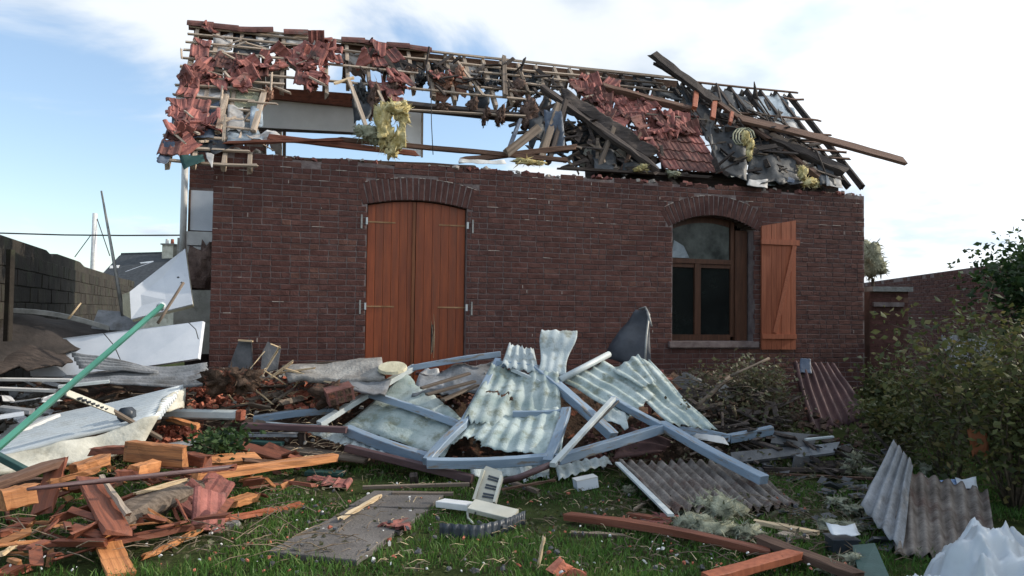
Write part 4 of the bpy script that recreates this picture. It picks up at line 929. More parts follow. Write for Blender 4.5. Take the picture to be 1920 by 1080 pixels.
# right: pier by the house corner, boundary wall
pier = empty('garden_pier', P(1660, 690, 12.0), 'low brown brick pier with a grey coping beside the right house corner', 'pier'); pier.location.z = 0
c = P(1657, 545, 12.0)
V, F = box_geo(c.x - .28, c.x + .34, 11.9, 12.5, 0, c.z - .02); pw = worldmesh('pier_wall', V, F, M['wall_r'], pier)
V, F = box_geo(c.x - .26, c.x + .38, 11.82, 12.55, c.z - .018, c.z + .06); worldmesh('coping', V, F, M['conc'], pier)
V, F = box_geo(c.x - .24, c.x + .25, 11.84, 11.898, c.z - .26, c.z - .19); worldmesh('ledge', V, F, M['mortar'], pier)
for row in range(24):
    for cc_ in range(3):
        x0 = c.x - .275 + cc_ * .215 - (.1 if row % 2 else 0); x0a = max(x0, c.x - .275); x1a = min(x0 + .205, c.x + .335); z0 = .3 + row * .0735
        if z0 > c.z - .1 or x1a - x0a < .04: continue
        V, F = box_geo(x0a, x1a, 11.893, 11.91, z0, z0 + .062); worldmesh('brick', V, F, M['brick'], pw, tint=[R.random()] * 6)
rw = empty('boundary_wall', V3((7.9, 10, 0)), 'brown brick garden wall running back behind the shrubs on the right', 'wall')
path_r = [V3((9.6, 21, 0)), V3((8.1, 12.6, 0)), V3((7.5, 8.5, 0)), V3((7.0, 2.5, 0))]
mb = MB(); mbb = MB(); RH = 2.5
for (a_, b_) in zip(path_r, path_r[1:]):
    d = (b_ - a_).normalized(); n_ = V3((-d.y, d.x, 0)); n_ = n_ if n_.dot(CAM - a_) > 0 else -n_; L = (b_ - a_).length
    V = [a_, b_, b_ - n_ * .24, a_ - n_ * .24]; V = V + [v + UP * RH for v in V]; mb.add(V, [(0, 1, 5, 4), (4, 5, 6, 7), (2, 3, 7, 6)])
    z = .05; k = 0
    while z < RH + .02:
        s0 = 0 if k % 2 else -.11
        while s0 < L:
            s1 = min(s0 + .215, L); sa = max(s0, 0)
            if s1 - sa > .04 and not (z > RH - .08 and R.random() < .3):
                V, F = brick_geo(s1 - sa, .064, .009, R, .003); p = a_ + d * ((sa + s1) / 2) + UP * z; m4 = Matrix(((d.x, n_.x, 0, p.x), (d.y, n_.y, 0, p.y), (0, 0, 1, p.z), (0, 0, 0, 1))); mbb.add([m4 @ v for v in V], F, R.random())
            s0 += .226
        z += .075; k += 1
body = mb.obj('wall_core', M['mortar'], rw); tag(mbb.obj('brickwork', M['brick'], body, tint=True), kind='stuff')

# ---- plants
def leaves_geo(centers, n, spread, size, rr, up_=.2):
    """n leaves scattered round the given centres, each a bent diamond of two faces"""
    rs = np.random.RandomState(rr.randrange(1 << 30)); C_ = np.array([tuple(c) for c in centers]); idx = rs.randint(0, len(C_), n)
    p = C_[idx] + rs.normal(0, 1, (n, 3)) * np.array(spread)
    d = rs.normal(0, 1, (n, 3)); d[:, 2] = d[:, 2] * .6 - up_; d /= np.linalg.norm(d, axis=1)[:, None]
    s = rs.normal(0, 1, (n, 3)); s -= d * (s * d).sum(1)[:, None]; s /= np.linalg.norm(s, axis=1)[:, None]
    nn_ = np.cross(d, s); L = size * rs.uniform(.5, 1.8, (n, 1)); w = L * rs.uniform(.22, .38, (n, 1))
    V = np.stack([p, p + d * L * .5 + s * w + nn_ * w * .3, p + d * L, p + d * L * .5 - s * w + nn_ * w * .3], 1).reshape(-1, 3)
    F = [(4 * i, 4 * i + 1, 4 * i + 2) for i in range(n)] + [(4 * i, 4 * i + 2, 4 * i + 3) for i in range(n)]
    return V, F, idx, rs
def npmesh(name, V, F, m, tint, parent=None, kind=None):
    c = V.mean(0); me = bpy.data.meshes.new(name); Fa = np.array(F, dtype=np.int32); nf, k = Fa.shape
    me.vertices.add(len(V)); me.vertices.foreach_set('co', (V - c).astype(np.float32).ravel()); me.loops.add(nf * k); me.loops.foreach_set('vertex_index', Fa.ravel())
    me.polygons.add(nf); me.polygons.foreach_set('loop_start', np.arange(0, nf * k, k, dtype=np.int32)); me.polygons.foreach_set('loop_total', np.full(nf, k, dtype=np.int32))
    me.materials.append(m); a = me.attributes.new('tint', 'FLOAT', 'FACE'); a.data.foreach_set('value', np.array(tint, dtype=np.float32)); me.update(calc_edges=True)
    o = link(name, me, Matrix.Translation(V3(c)), parent)
    if kind: o['kind'] = kind
    return o
def plant(name, base, height, width, nst, nleaf, lsize, lm, label, cat, seed, group=None, lean=V3((0, 0, 0)), stem_r=.02, clump=.10, tw='twig', depth=None, branch=3, droop=.1, low=False):
    rr = random.Random(seed); root = empty(name, base, label, cat, group); tips = []; mb = MB(); depth = depth or width
    for i in range(nst):
        an = rr.uniform(0, 6.28); r_ = rr.uniform(.3, 1); h = height * rr.uniform(.65, 1)
        top = base + V3((math.cos(an) * width * r_, math.sin(an) * depth * r_, h)) + lean
        mid = base.lerp(top, .5) + V3((rr.uniform(-.1, .1), rr.uniform(-.1, .1), .08)) * height * .6
        pts = [base + V3((math.cos(an), math.sin(an), 0)) * .04, base.lerp(mid, .55) + V3((rr.uniform(-.04, .04),) * 3), mid, mid.lerp(top, .5) + V3((rr.uniform(-.08, .08), rr.uniform(-.08, .08), .03)), top]
        mb.add(*tube_geo(pts, [stem_r, stem_r * .8, stem_r * .6, stem_r * .4, stem_r * .12], 5)); tips += [mid, pts[3], top, top]
        for _ in range(branch):
            f = rr.uniform(.08 if low else .3, .95); j = min(3, int(f * 4)); s_ = pts[j].lerp(pts[j + 1], f * 4 - j)
            d = V3((rr.uniform(-1, 1), rr.uniform(-1, 1), rr.uniform(-.1, .9))).normalized() * height * rr.uniform(.12, .3)
            e = s_ + d; mb.add(*tube_geo([s_, s_ + d * .5 + UP * .02, e], [stem_r * .4, stem_r * .25, stem_r * .08], 4)); tips += [e, s_ + d * .6]
    mb.obj('branches', M[tw], root, True)
    V, F, idx, rs = leaves_geo(tips, nleaf, (clump, clump, clump * .8), lsize, rr, droop)
    ct = rs.uniform(0, 1, len(tips))[idx]; tn = np.clip(ct * .7 + rs.uniform(0, .45, nleaf) - .05, 0, 1)
    npmesh('foliage', V, F, M[lm], np.concatenate([tn, tn]), root, 'stuff')
    return root
def tree(base, height, cr, nleaf, lsize, lm, label, seed, group=None, name='broadleaf_tree'):
    rr = random.Random(seed); root = empty(name, base, label, 'tree', group); mb = MB(); tips = []
    top = base + UP * height * .55
    mb.add(*tube_geo([base, base + UP * height * .25 + V3((.05, .03, 0)), top], [.13, .1, .07], 8))
    c0 = base + UP * (height - cr[2])
    for i in range(26):
        d = V3((rr.gauss(0, 1), rr.gauss(0, 1), rr.gauss(0, 1))).normalized(); e = c0 + V3((d.x * cr[0], d.y * cr[1], d.z * cr[2])) * rr.uniform(.45, 1)
        s_ = base + UP * height * rr.uniform(.3, .55); m_ = s_.lerp(e, .5) + UP * .12
        mb.add(*tube_geo([s_, m_, e], [.05, .03, .008], 5)); tips += [e, e, m_]
        for _ in range(3):
            f = e + V3((rr.uniform(-1, 1), rr.uniform(-1, 1), rr.uniform(-.6, 1))) * min(cr) * .4; mb.add(*tube_geo([m_.lerp(e, .6), f], [.018, .004], 4)); tips.append(f)
    mb.obj('trunk', M['bark'], root, True)
    V, F, idx, rs = leaves_geo(tips, nleaf, (.22, .22, .18), lsize, rr, .1)
    ct = rs.uniform(0, 1, len(tips))[idx]; tn = np.clip(ct * .6 + rs.uniform(0, .5, nleaf) - .05, 0, 1)
    npmesh('crown', V, F, M[lm], np.concatenate([tn, tn]), root, 'stuff')
b = P(2005, 700, 10.8); b.z = 0
tree(b, 2.9, (.85, .9, .75), 9000, .085, 'leaf_dark', 'dark green bushy tree rising over the garden wall at the right edge', 5)
tree(V3((8.75, 8.4, 0)), 4.6, (1.3, 1.4, 1.5), 6500, .12, 'leaf_dark', 'tall evergreen beyond the garden wall right of the frame, nearer the house', 6)
tree(V3((8.3, 5.6, 0)), 4.4, (1.3, 1.5, 1.5), 6500, .12, 'leaf_dark', 'tall evergreen beyond the garden wall right of the frame, nearer the camera', 8)
b = P(1640, 520, 13.6); b.z = 1.6
r_ = blobs('dead_climber', [(P(1630, 485, 13.4), (.25, .2, .33)), (P(1640, 500, 13.4), (.2, .2, .2))], M['insul_g'], 'pale dead climber bunched behind the right house corner', 'climber', seed=8, tufts=260, amp=.3)
b = P(1900, 960, 6.3); b.z = 0
plant('large_shrub', b, 1.62, .85, 26, 6000, .050, 'leaf', 'large straggly olive shrub filling the right edge', 'shrub', 21, stem_r=.011, clump=.13, branch=9, depth=.7, low=True)
b = P(1770, 830, 7.4); b.z = 0
plant('tall_shrub', b, 1.3, .5, 18, 2200, .046, 'leaf', 'thinner shrub left of the large olive one', 'shrub', 22, stem_r=.008, clump=.12, branch=7, depth=.5, low=True)
b = P(1790, 850, 7.0); b.z = 0
plant('dry_bush', b, 2.05, .35, 5, 260, .035, 'leaf_dry', 'tall dry stalks with few leaves above the thinner shrub', 'bush', 23, stem_r=.010, clump=.05, branch=5, depth=.3)
b = P(1660, 770, 9.6); b.z = 0
plant('green_bush', b, .95, .32, 10, 1500, .055, 'leaf', 'small green bush at the foot of the right house corner', 'bush', 24, stem_r=.008, clump=.08, branch=4, depth=.3)
b = P(1690, 840, 8.3); b.z = 0
plant('low_bush', b, .62, .42, 12, 1700, .055, 'leaf', 'low bush between the dark red sheet and the shrubs', 'bush', 25, stem_r=.008, clump=.09, branch=4)
b = P(1440, 800, 8.9); b.z = .05
plant('uprooted_bush', b, 1.0, .5, 16, 1900, .045, 'leaf_dry', 'uprooted dry bush tangled below the window', 'bush', 26, stem_r=.012, clump=.09, branch=6, depth=.3, lean=V3((-.05, 0, .0)))
b = P(1440, 830, 8.6); b.z = 0
plant('torn_branches', b, .6, .5, 18, 1400, .04, 'leaf_dry', 'heap of torn branches left of the dark red sheet', 'branches', 27, stem_r=.010, clump=.07, branch=6, depth=.3)
b = P(410, 870, 6.6, ); b.z = .32
plant('leafy_sprig', b, .13, .42, 14, 800, .045, 'leaf_dark', 'dark leafy sprig lying on the orange boards', 'sprig', 28, stem_r=.005, clump=.05, branch=4)
crumple('orange_cloth', [P(1812, 800, 6.2), P(1850, 806, 6.2), P(1852, 862, 6.25), P(1822, 858, 6.25)][::-1], M['orange'], 'faded orange rag caught low in the large shrub', 'rag', bend=.05, seed=6)
lan = empty('garden_lantern', P(1796, 700, 7.6), 'small white garden lantern standing behind the shrubs', 'lantern')
V, F = tube_geo([P(1798, 700, 7.6), P(1798, 664, 7.6)], [.03, .022], 8); worldmesh('lantern_post', V, F, M['white2'], lan)
V, F = tube_geo([P(1796, 662, 7.6), P(1796, 655, 7.6), P(1796, 648, 7.6)], [.04, .045, .02], 8); worldmesh('lantern_head', V, F, M['white2'], lan)
crumple('grey_cover', [P(1770, 700, 8.2), P(1880, 700, 8.4), P(1872, 622, 8.6), P(1765, 620, 8.4)], M['fibre_grey'], 'grey cover half hidden behind the shrubs on the right', 'cover', bend=.08, seed=16)

# ================================================================== DEBRIS IN FRONT OF THE HOUSE
# heaped soil and rubble against the wall
V = []; F = []; nxm, nym = 92, 44
for j in range(nym):
    for i in range(nxm):
        x = -9.6 + 12.6 * i / (nxm - 1); y = 7.1 + 5.2 * j / (nym - 1)
        q = V3((x, y, 0)) - A0; oo_ = q.dot(NN); tt_ = q.dot(U)
        z = mound(x, y)
        if tt_ > -.2: z *= 1 if oo_ > .02 else 0
        V.append(V3((x, y, z - .04 + (.10 * nz((x, y, 0), 2.2) + .06 * nz((x, y, 4), 6) if z > .05 else 0))))
for j in range(nym - 1):
    for i in range(nxm - 1): k = j * nxm + i; F.append((k, k + 1, k + nxm + 1, k + nxm))
tag(worldmesh('rubble_mound', V, F, M['soil'], None, True), kind='stuff', label='dark soil and crushed rubble heaped against the wall', cat='rubble')

def scatter_chunks(name, n, region, size, m, label, seed, lift=.0, cat='rubble'):
    rr = random.Random(seed); mb = MB(); c = 0
    while c < n:
        x = rr.uniform(min(p[0] for p in region), max(p[0] for p in region)); y = rr.uniform(min(p[1] for p in region), max(p[1] for p in region))
        if not inpoly(x, y, region): continue
        s_ = rr.uniform(*size); V, F = chunk_geo(s_, s_ * rr.uniform(.5, .9), s_ * rr.uniform(.25, .6), rr, rr.choice((4, 5, 6)))
        p = H(x, y, lift - .1 + rr.uniform(0, .06)); m4 = Matrix.Translation(p) @ Euler((rr.gauss(0, .5), rr.gauss(0, .5), rr.uniform(0, 6.3))).to_matrix().to_4x4(); mb.add([m4 @ v for v in V], F); c += 1
    return tag(mb.obj(name, m), label, cat, kind='stuff')
scatter_chunks('terracotta_rubble', 260, [(330, 720), (470, 715), (640, 700), (690, 735), (620, 770), (480, 765), (340, 765)], (.02, .065), M['terra'], 'orange red crushed terracotta between the white pipe and the house', 1)
scatter_chunks('terracotta_rubble', 120, [(285, 800), (380, 795), (370, 830), (290, 835)], (.02, .05), M['terra'], 'crushed terracotta beside the big fallen roof panel', 2, .05)
scatter_chunks('brick_rubble', 150, [(780, 700), (900, 690), (880, 760), (800, 750)], (.02, .06), M['tile_old'], 'dark brick rubble left of the corrugated sheets', 3)
scatter_chunks('brick_rubble', 160, [(1090, 780), (1200, 780), (1240, 860), (1100, 870)], (.02, .06), M['tile_old'], 'dark brick rubble under the blue frame', 4)
scatter_chunks('grey_rubble', 120, [(0, 740), (130, 735), (60, 800), (0, 800)], (.02, .07), M['conc'], 'grey rubble at the far left', 5)
scatter_chunks('grey_rubble', 140, [(400, 690), (640, 690), (640, 720), (400, 730)], (.015, .05), M['conc'], 'grey rubble at the foot of the wall', 6)
scatter_chunks('brick_rubble', 200, [(1240, 740), (1500, 760), (1640, 800), (1600, 850), (1260, 850)], (.02, .07), M['soil'], 'dark rubble under the window', 7, .03)
scatter_chunks('brick_rubble', 240, [(0, 830), (620, 800), (640, 880), (300, 1010), (0, 1060)], (.015, .05), M['soil'], 'soil and crushed rubble under the orange boards', 8, .06)

def bb(name, a, b, w, h, m, label, cat, l=None, Y=None, **k):
    la, lb = (l if isinstance(l, tuple) else (l or 0, l or 0))
    pa = H(a[0], a[1], la) if Y is None else P(a[0], a[1], Y[0]); pb = H(b[0], b[1], lb) if Y is None else P(b[0], b[1], Y[1])
    return beam(name, pa, pb, w, h, M[m], label=label, cat=cat, **k)
def tri(name, pts, th, m, label, cat): return poly3(name, pts, th, M[m], label=label, cat=cat)

# ---- left group
pn = empty('sandwich_panel', P(300, 540, 9.0), 'tilted white sandwich panel with a cream foam edge at the left house corner', 'panel')
A_, B_, C_, D_ = P(246, 598, 8.7), P(361, 570, 8.9), P(347, 466, 9.15), P(243, 547, 8.75)
poly3('panel_face', [A_, B_, C_, D_], .03, M['white'], pn)
nf = (B_ - A_).cross(C_ - A_).normalized(); nf = nf if nf.dot(CAM - A_) > 0 else -nf
E1, E2 = P(231, 590, 8.8), P(229, 552, 8.85)
poly3('foam_edge', [A_ - nf * .002, D_ - nf * .002, E2, E1], .02, M['foam'], pn)
poly3('foam_core', [v - nf * .032 for v in (A_, B_, C_, D_)], .07, M['foam'], pn)
for (x, y) in ((252, 553), (330, 481), (334, 520), (341, 530)):
    p = PL(x, y, A_, nf) + nf * .003; V, F = chunk_geo(.018, .014, .006, R, 6); q = nf.to_track_quat('Z', 'Y').to_matrix(); worldmesh('screw_hole', [p + q @ v for v in V], F, M['dark_plastic'], pn)
tri('wall_board', [P(57, 705, 8.35), P(55, 646, 8.5), P(62, 641, 8.5), P(380, 602, 8.9), P(371, 672, 8.7), P(250, 690, 8.5), P(130, 706, 8.35)], .05, 'white', 'long white panel lying on edge below the tilted one', 'panel')
for i, (a, b, lb) in enumerate((((192, 622), (228, 680), 'thin dark wire on the left of the long white panel'), ((354, 605), (372, 636), 'thin dark wire at the right end of the long white panel'))):
    tube('wire', [P(*a, 8.42), P((a[0] + b[0]) / 2 + 4, (a[1] + b[1]) / 2 - 3, 8.4), P(*b, 8.38)], .005, M['cable'], label=lb, cat='wire')
crumple('fallen_roof_sheet', [P(-60, 690, 7.6), P(225, 640, 8.9), P(215, 608, 9.4), P(-60, 574, 8.6)], M['roof_dark'], 'large curved dark roof sheet fallen at the far left', 'roof sheet', bend=.14, rag=.03, seed=2, bs=.9, th=.03)
beam('roof_sheet_edge', P(-40, 583, 8.5), P(205, 616, 9.0), .05, .06, M['zinc'], label='grey metal edging bent along the fallen dark roof sheet', cat='edging', seg=10, bow=.08)
crumple('under_sheet', [P(-60, 712, 7.4), P(140, 700, 8.2), P(110, 640, 8.6), P(-60, 640, 8.0)], M['dark_wood'], 'dark brown sheet under the curved one at the far left', 'sheet', bend=.1, seed=4, bs=1.5, th=.02)
beam('grey_slab_piece', P(178, 600, 9.2), P(262, 606, 9.3), .3, .04, M['fibre_grey'], label='grey board behind the long white panel', cat='board', roll=.9)
bb('thin_pole', (344, 530), (296, 606), .035, .035, 'grey_wood', 'short grey pole across the foot of the tilted panel', 'pole', Y=(8.6, 8.3), prof='round')
sheet('corrugated_gutter_sheet', [P(132, 662, 8.05), P(148, 690, 7.9), P(300, 694, 8.2), P(272, 688, 8.3)], M['fibre_grey'], pitch=.07, amp=.02, nv=14, bend=.05, seed=5, label='small crumpled grey corrugated sheet in front of the white panel', cat='corrugated sheet')
sheet('corrugated_strip', [P(110, 718, 7.75), P(118, 702, 8.1), P(392, 684, 8.6), P(388, 726, 8.1)], M['fibre_grey'], pitch=.09, amp=.022, nv=18, bend=.06, seed=6, rag=.02, label='long dark grey corrugated strip lying below the white panel', cat='corrugated sheet')
bb('white_plank', (-20, 711), (135, 713), .10, .03, 'white2', 'white plank at the far left edge', 'plank', Y=(7.7, 7.8)); bb('white_plank', (-20, 728), (108, 733), .09, .03, 'white2', 'second white plank just below the first at the far left', 'plank', Y=(7.5, 7.6))
bb('pale_board', (110, 725), (205, 715), .12, .03, 'steel_pale', 'short pale board right of the white planks', 'board', Y=(7.6, 7.8))
bb('white_scrap_board', (0, 782), (45, 775), .13, .03, 'white', 'small bluish white board at the left edge beneath the green pole', 'board', Y=(6.8, 6.9)); bb('grey_board', (0, 765), (60, 772), .12, .04, 'fibre_grey', 'small grey board above the bluish white one', 'board', Y=(6.95, 7.0))
# big ribbed roof panel with plastered edge
rp = empty('roof_panel', P(150, 830, 6.6), 'large fallen roof panel with a light ribbed top and a crumbling cream edge', 'roof panel')
a_, b_, c_, d_ = P(-60, 872, 6.1), P(300, 782, 7.0), P(345, 725, 7.9), P(20, 800, 7.3)
sheet('ribbed_top', [d_, a_, b_, c_], M['rib_sheet'], pitch=.085, amp=.02, nv=8, bend=.02, prof='rib', per=10, parent=rp, seed=7)
crumple('cream_edge', [P(-60, 905, 5.95), P(262, 852, 6.75), P(298, 785, 6.98), P(-60, 872, 6.12)], M['cream'], None, None, bend=.07, rag=.04, seed=8, bs=2.4, th=.05)
o = bpy.data.objects['cream_edge']; o.parent = rp; o.matrix_basis = Matrix.Translation(-rp.location) @ wmat[o.name]
crumple('cream_corner', [P(290, 778, 7.05), P(345, 765, 7.7), P(346, 728, 7.86), P(305, 748, 7.5)], M['cream'], None, None, bend=.05, rag=.08, seed=9, bs=3, th=.04)
o = bpy.data.objects['cream_corner']; o.parent = rp; o.matrix_basis = Matrix.Translation(-rp.location) @ wmat[o.name]
bb('grey_lath', (30, 812), (110, 778), .05, .03, 'white2', 'pale lath lying on the ribbed roof panel', 'lath', Y=(6.9, 7.3)); 
gp = beam('green_pole', P(-30, 862, 5.0), P(304, 573, 7.6), .040, .040, M['green'], label='long green steel pole slanting up across the left debris', cat='pole', prof='box', roll=.55, upv=V3((0, -1, 0)), seg=6, ch=0)
tube('green_pole_end', [P(300, 577, 7.62), P(306, 571, 7.66)], [.045, .035], M['steel_pale'], label='pale plastic cap on the top of the green pole', cat='cap')
bb('green_bar', (-10, 852), (58, 888), .05, .05, 'dgreen', 'dark green bar at the left edge below the roof panel', 'bar', Y=(5.6, 5.5))
st = empty('perforated_strip', P(170, 752, 6.7), 'pale perforated metal strip hanging from the green pole and bent downwards', 'metal strip')
beam('strip', P(124, 736, 6.3), P(214, 772, 6.7), .075, .012, M['cream'], st, roll=.9); beam('strip_tail', P(212, 771, 6.7), P(302, 822, 7.1), .05, .03, M['grey_wood'], st, roll=.6)
for i in range(7):
    p = P(150 + i * 8, 747 + i * 3.4, 6.38 + i * .04); V, F = box_geo(-.012, .012, -.02, .02, -.009, .009); worldmesh('slot', [p + V3(v) for v in V], F, M['dark_plastic'], st)
tube('drain_socket', [P(232, 778, 6.9), P(243, 776, 7.0)], [.07, .07], M['dark_plastic'], label='short black pipe socket at the end of the white pipe', cat='pipe')
bb('white_pipe', (246, 774), (452, 778), .10, .10, 'steel_pale', 'whitish square pipe lying on the red rubble', 'pipe', l=(.22, .12), ch=.02)
bb('pipe_end', (446, 778), (456, 779), .11, .11, 'terra', 'reddish collar on the right end of the whitish pipe', 'collar', l=.12)
blobs('soil_clod', [(P(418, 714, 8.0), (.22, .16, .13)), (P(455, 712, 8.0), (.2, .16, .12))], M['soil'], seed=3, tufts=60, amp=.5, label='dark clod of soil and roots in front of the left wall', cat='clod'); blobs('soil_clod', [(P(618, 742, 8.0), (.2, .15, .12))], M['soil'], seed=5, tufts=40, amp=.5, label='dark clod beside the weathered slab', cat='clod')
# slates leaning on the wall
tri('slate_sheet', [P(424, 700, 8.85), P(474, 706, 8.8), P(472, 648, 8.95), P(470, 636, 9.0), P(448, 638, 9.0)], .015, 'slate_piece', 'dark slate sheet leaning on the wall nearest the left corner', 'slate')
bb('splinter', (447, 638), (474, 640), .03, .02, 'split_wood', 'pale splinter along the top of the left slate sheet', 'splinter', Y=(8.95, 8.95)); 
tri('slate_sheet', [P(488, 700, 8.75), P(520, 692, 8.8), P(526, 655, 8.95), P(502, 640, 9.0), P(492, 660, 8.9)], .015, 'slate_piece', 'smaller dark slate sheet right of the first', 'slate')
STL = ['pale broken stick with a hooked tip highest in the bundle by the slates', 'long pale stick running down from the hooked one', 'thin pale stick left of the long one beside the right slate', 'thick pale stick slanting up to the right in the bundle', 'pale stick crossing over the thick slanting one', 'tiny pale splinter at the foot of the right slate', 'pale stick pointing down right from the bundle foot', 'grey pale stick lying on the dark soil clod', 'reddish stick end resting on the crushed terracotta', 'tiny splinter beside the soil clod on its left', 'thin pale splinter standing in the rubble below the clod', 'long pale stick lying over the weathered slab', 'short pale stick on the left end of the weathered slab', 'thin splinter below the weathered slab', 'thin splinter leaning on the right slate foot']
sp = [((508, 645), (525, 652), .02), ((524, 650), (500, 690), .018), ((520, 660), (492, 705), .012), ((505, 712), (548, 680), .022), ((548, 676), (508, 706), .014), ((480, 700), (500, 690), .012), ((497, 695), (535, 720), .02), ((440, 700), (478, 715), .03), ((478, 730), (512, 758), .022), ((415, 735), (440, 715), .012), ((420, 730), (450, 765), .018), ((530, 690), (628, 720), .03), ((520, 700), (590, 690), .03), ((548, 730), (572, 700), .014), ((470, 690), (495, 660), .01)]
for i, (a, b, w) in enumerate(sp):
    o = bb('split_stick', a, b, w, w * .7, 'split_wood', STL[i], 'stick', Y=(8.35 + R.uniform(-.15, .15), 8.35 + R.uniform(-.15, .15)), jit=.002, rag=.02); o['group'] = 'split sticks at the left wall'
crumple('weathered_slab', [P(540, 712, 8.2), P(722, 712, 8.3), P(716, 674, 8.8), P(530, 690, 8.75)], M['conc'], 'mottled grey weathered slab lying at the foot of the shutters', 'slab', bend=.05, rag=.04, seed=11, bs=2, th=.06)
bb('slab_edge', (530, 688), (716, 675), .05, .05, 'grey_wood', 'dark edge strip along the weathered slab', 'strip', Y=(8.78, 8.83))
V, F = tube_geo([P(736, 692, 8.45) , P(736, 692, 8.45) + V3((0, -.01, .03))], [.17, .16], 14)
tag(worldmesh('white_basin', V, F, M['foam']), 'round cream lid beside the weathered slab', 'lid')
crumple('grey_board', [P(640, 735, 8.0), P(720, 745, 8.0), P(735, 708, 8.4), P(650, 712, 8.35)], M['fibre_grey'], 'pale grey board below the weathered slab', 'board', bend=.04, seed=17, th=.02)
bk = empty('hollow_brick', P(628, 736, 7.9), 'brown hollow clay block lying in the red rubble', 'brick'); 
V, F = box_geo(-.14, .14, -.1, .1, -.075, .075); m4 = Matrix.Translation(P(636, 738, 7.9)) @ Euler((.2, -.25, .4)).to_matrix().to_4x4(); worldmesh('block_body', [m4 @ V3(v) for v in V], F, M['tile_old'], bk)
for i in range(3):
    for j in range(2):
        V, F = box_geo(-.12 + i * .085, -.06 + i * .085, -.104, -.1005, -.07 + j * .075, -.01 + j * .075); worldmesh('hole', [m4 @ V3(v) for v in V], F, M['soil'], bk)
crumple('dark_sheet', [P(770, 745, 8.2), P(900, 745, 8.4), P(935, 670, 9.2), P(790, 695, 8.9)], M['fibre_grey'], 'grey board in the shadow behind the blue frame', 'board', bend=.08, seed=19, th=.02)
for i, (a, b) in enumerate((((800, 740), (890, 715)), ((830, 750), (895, 722)), ((790, 728), (880, 700)))):
    bb('grey_board', a, b, .08, .025, 'grey_wood', ['upper', 'lower', 'uppermost'][i] + ' of three thin grey boards left of the central sheets', 'board', Y=(8.0 + .1 * i, 8.3 + .1 * i))

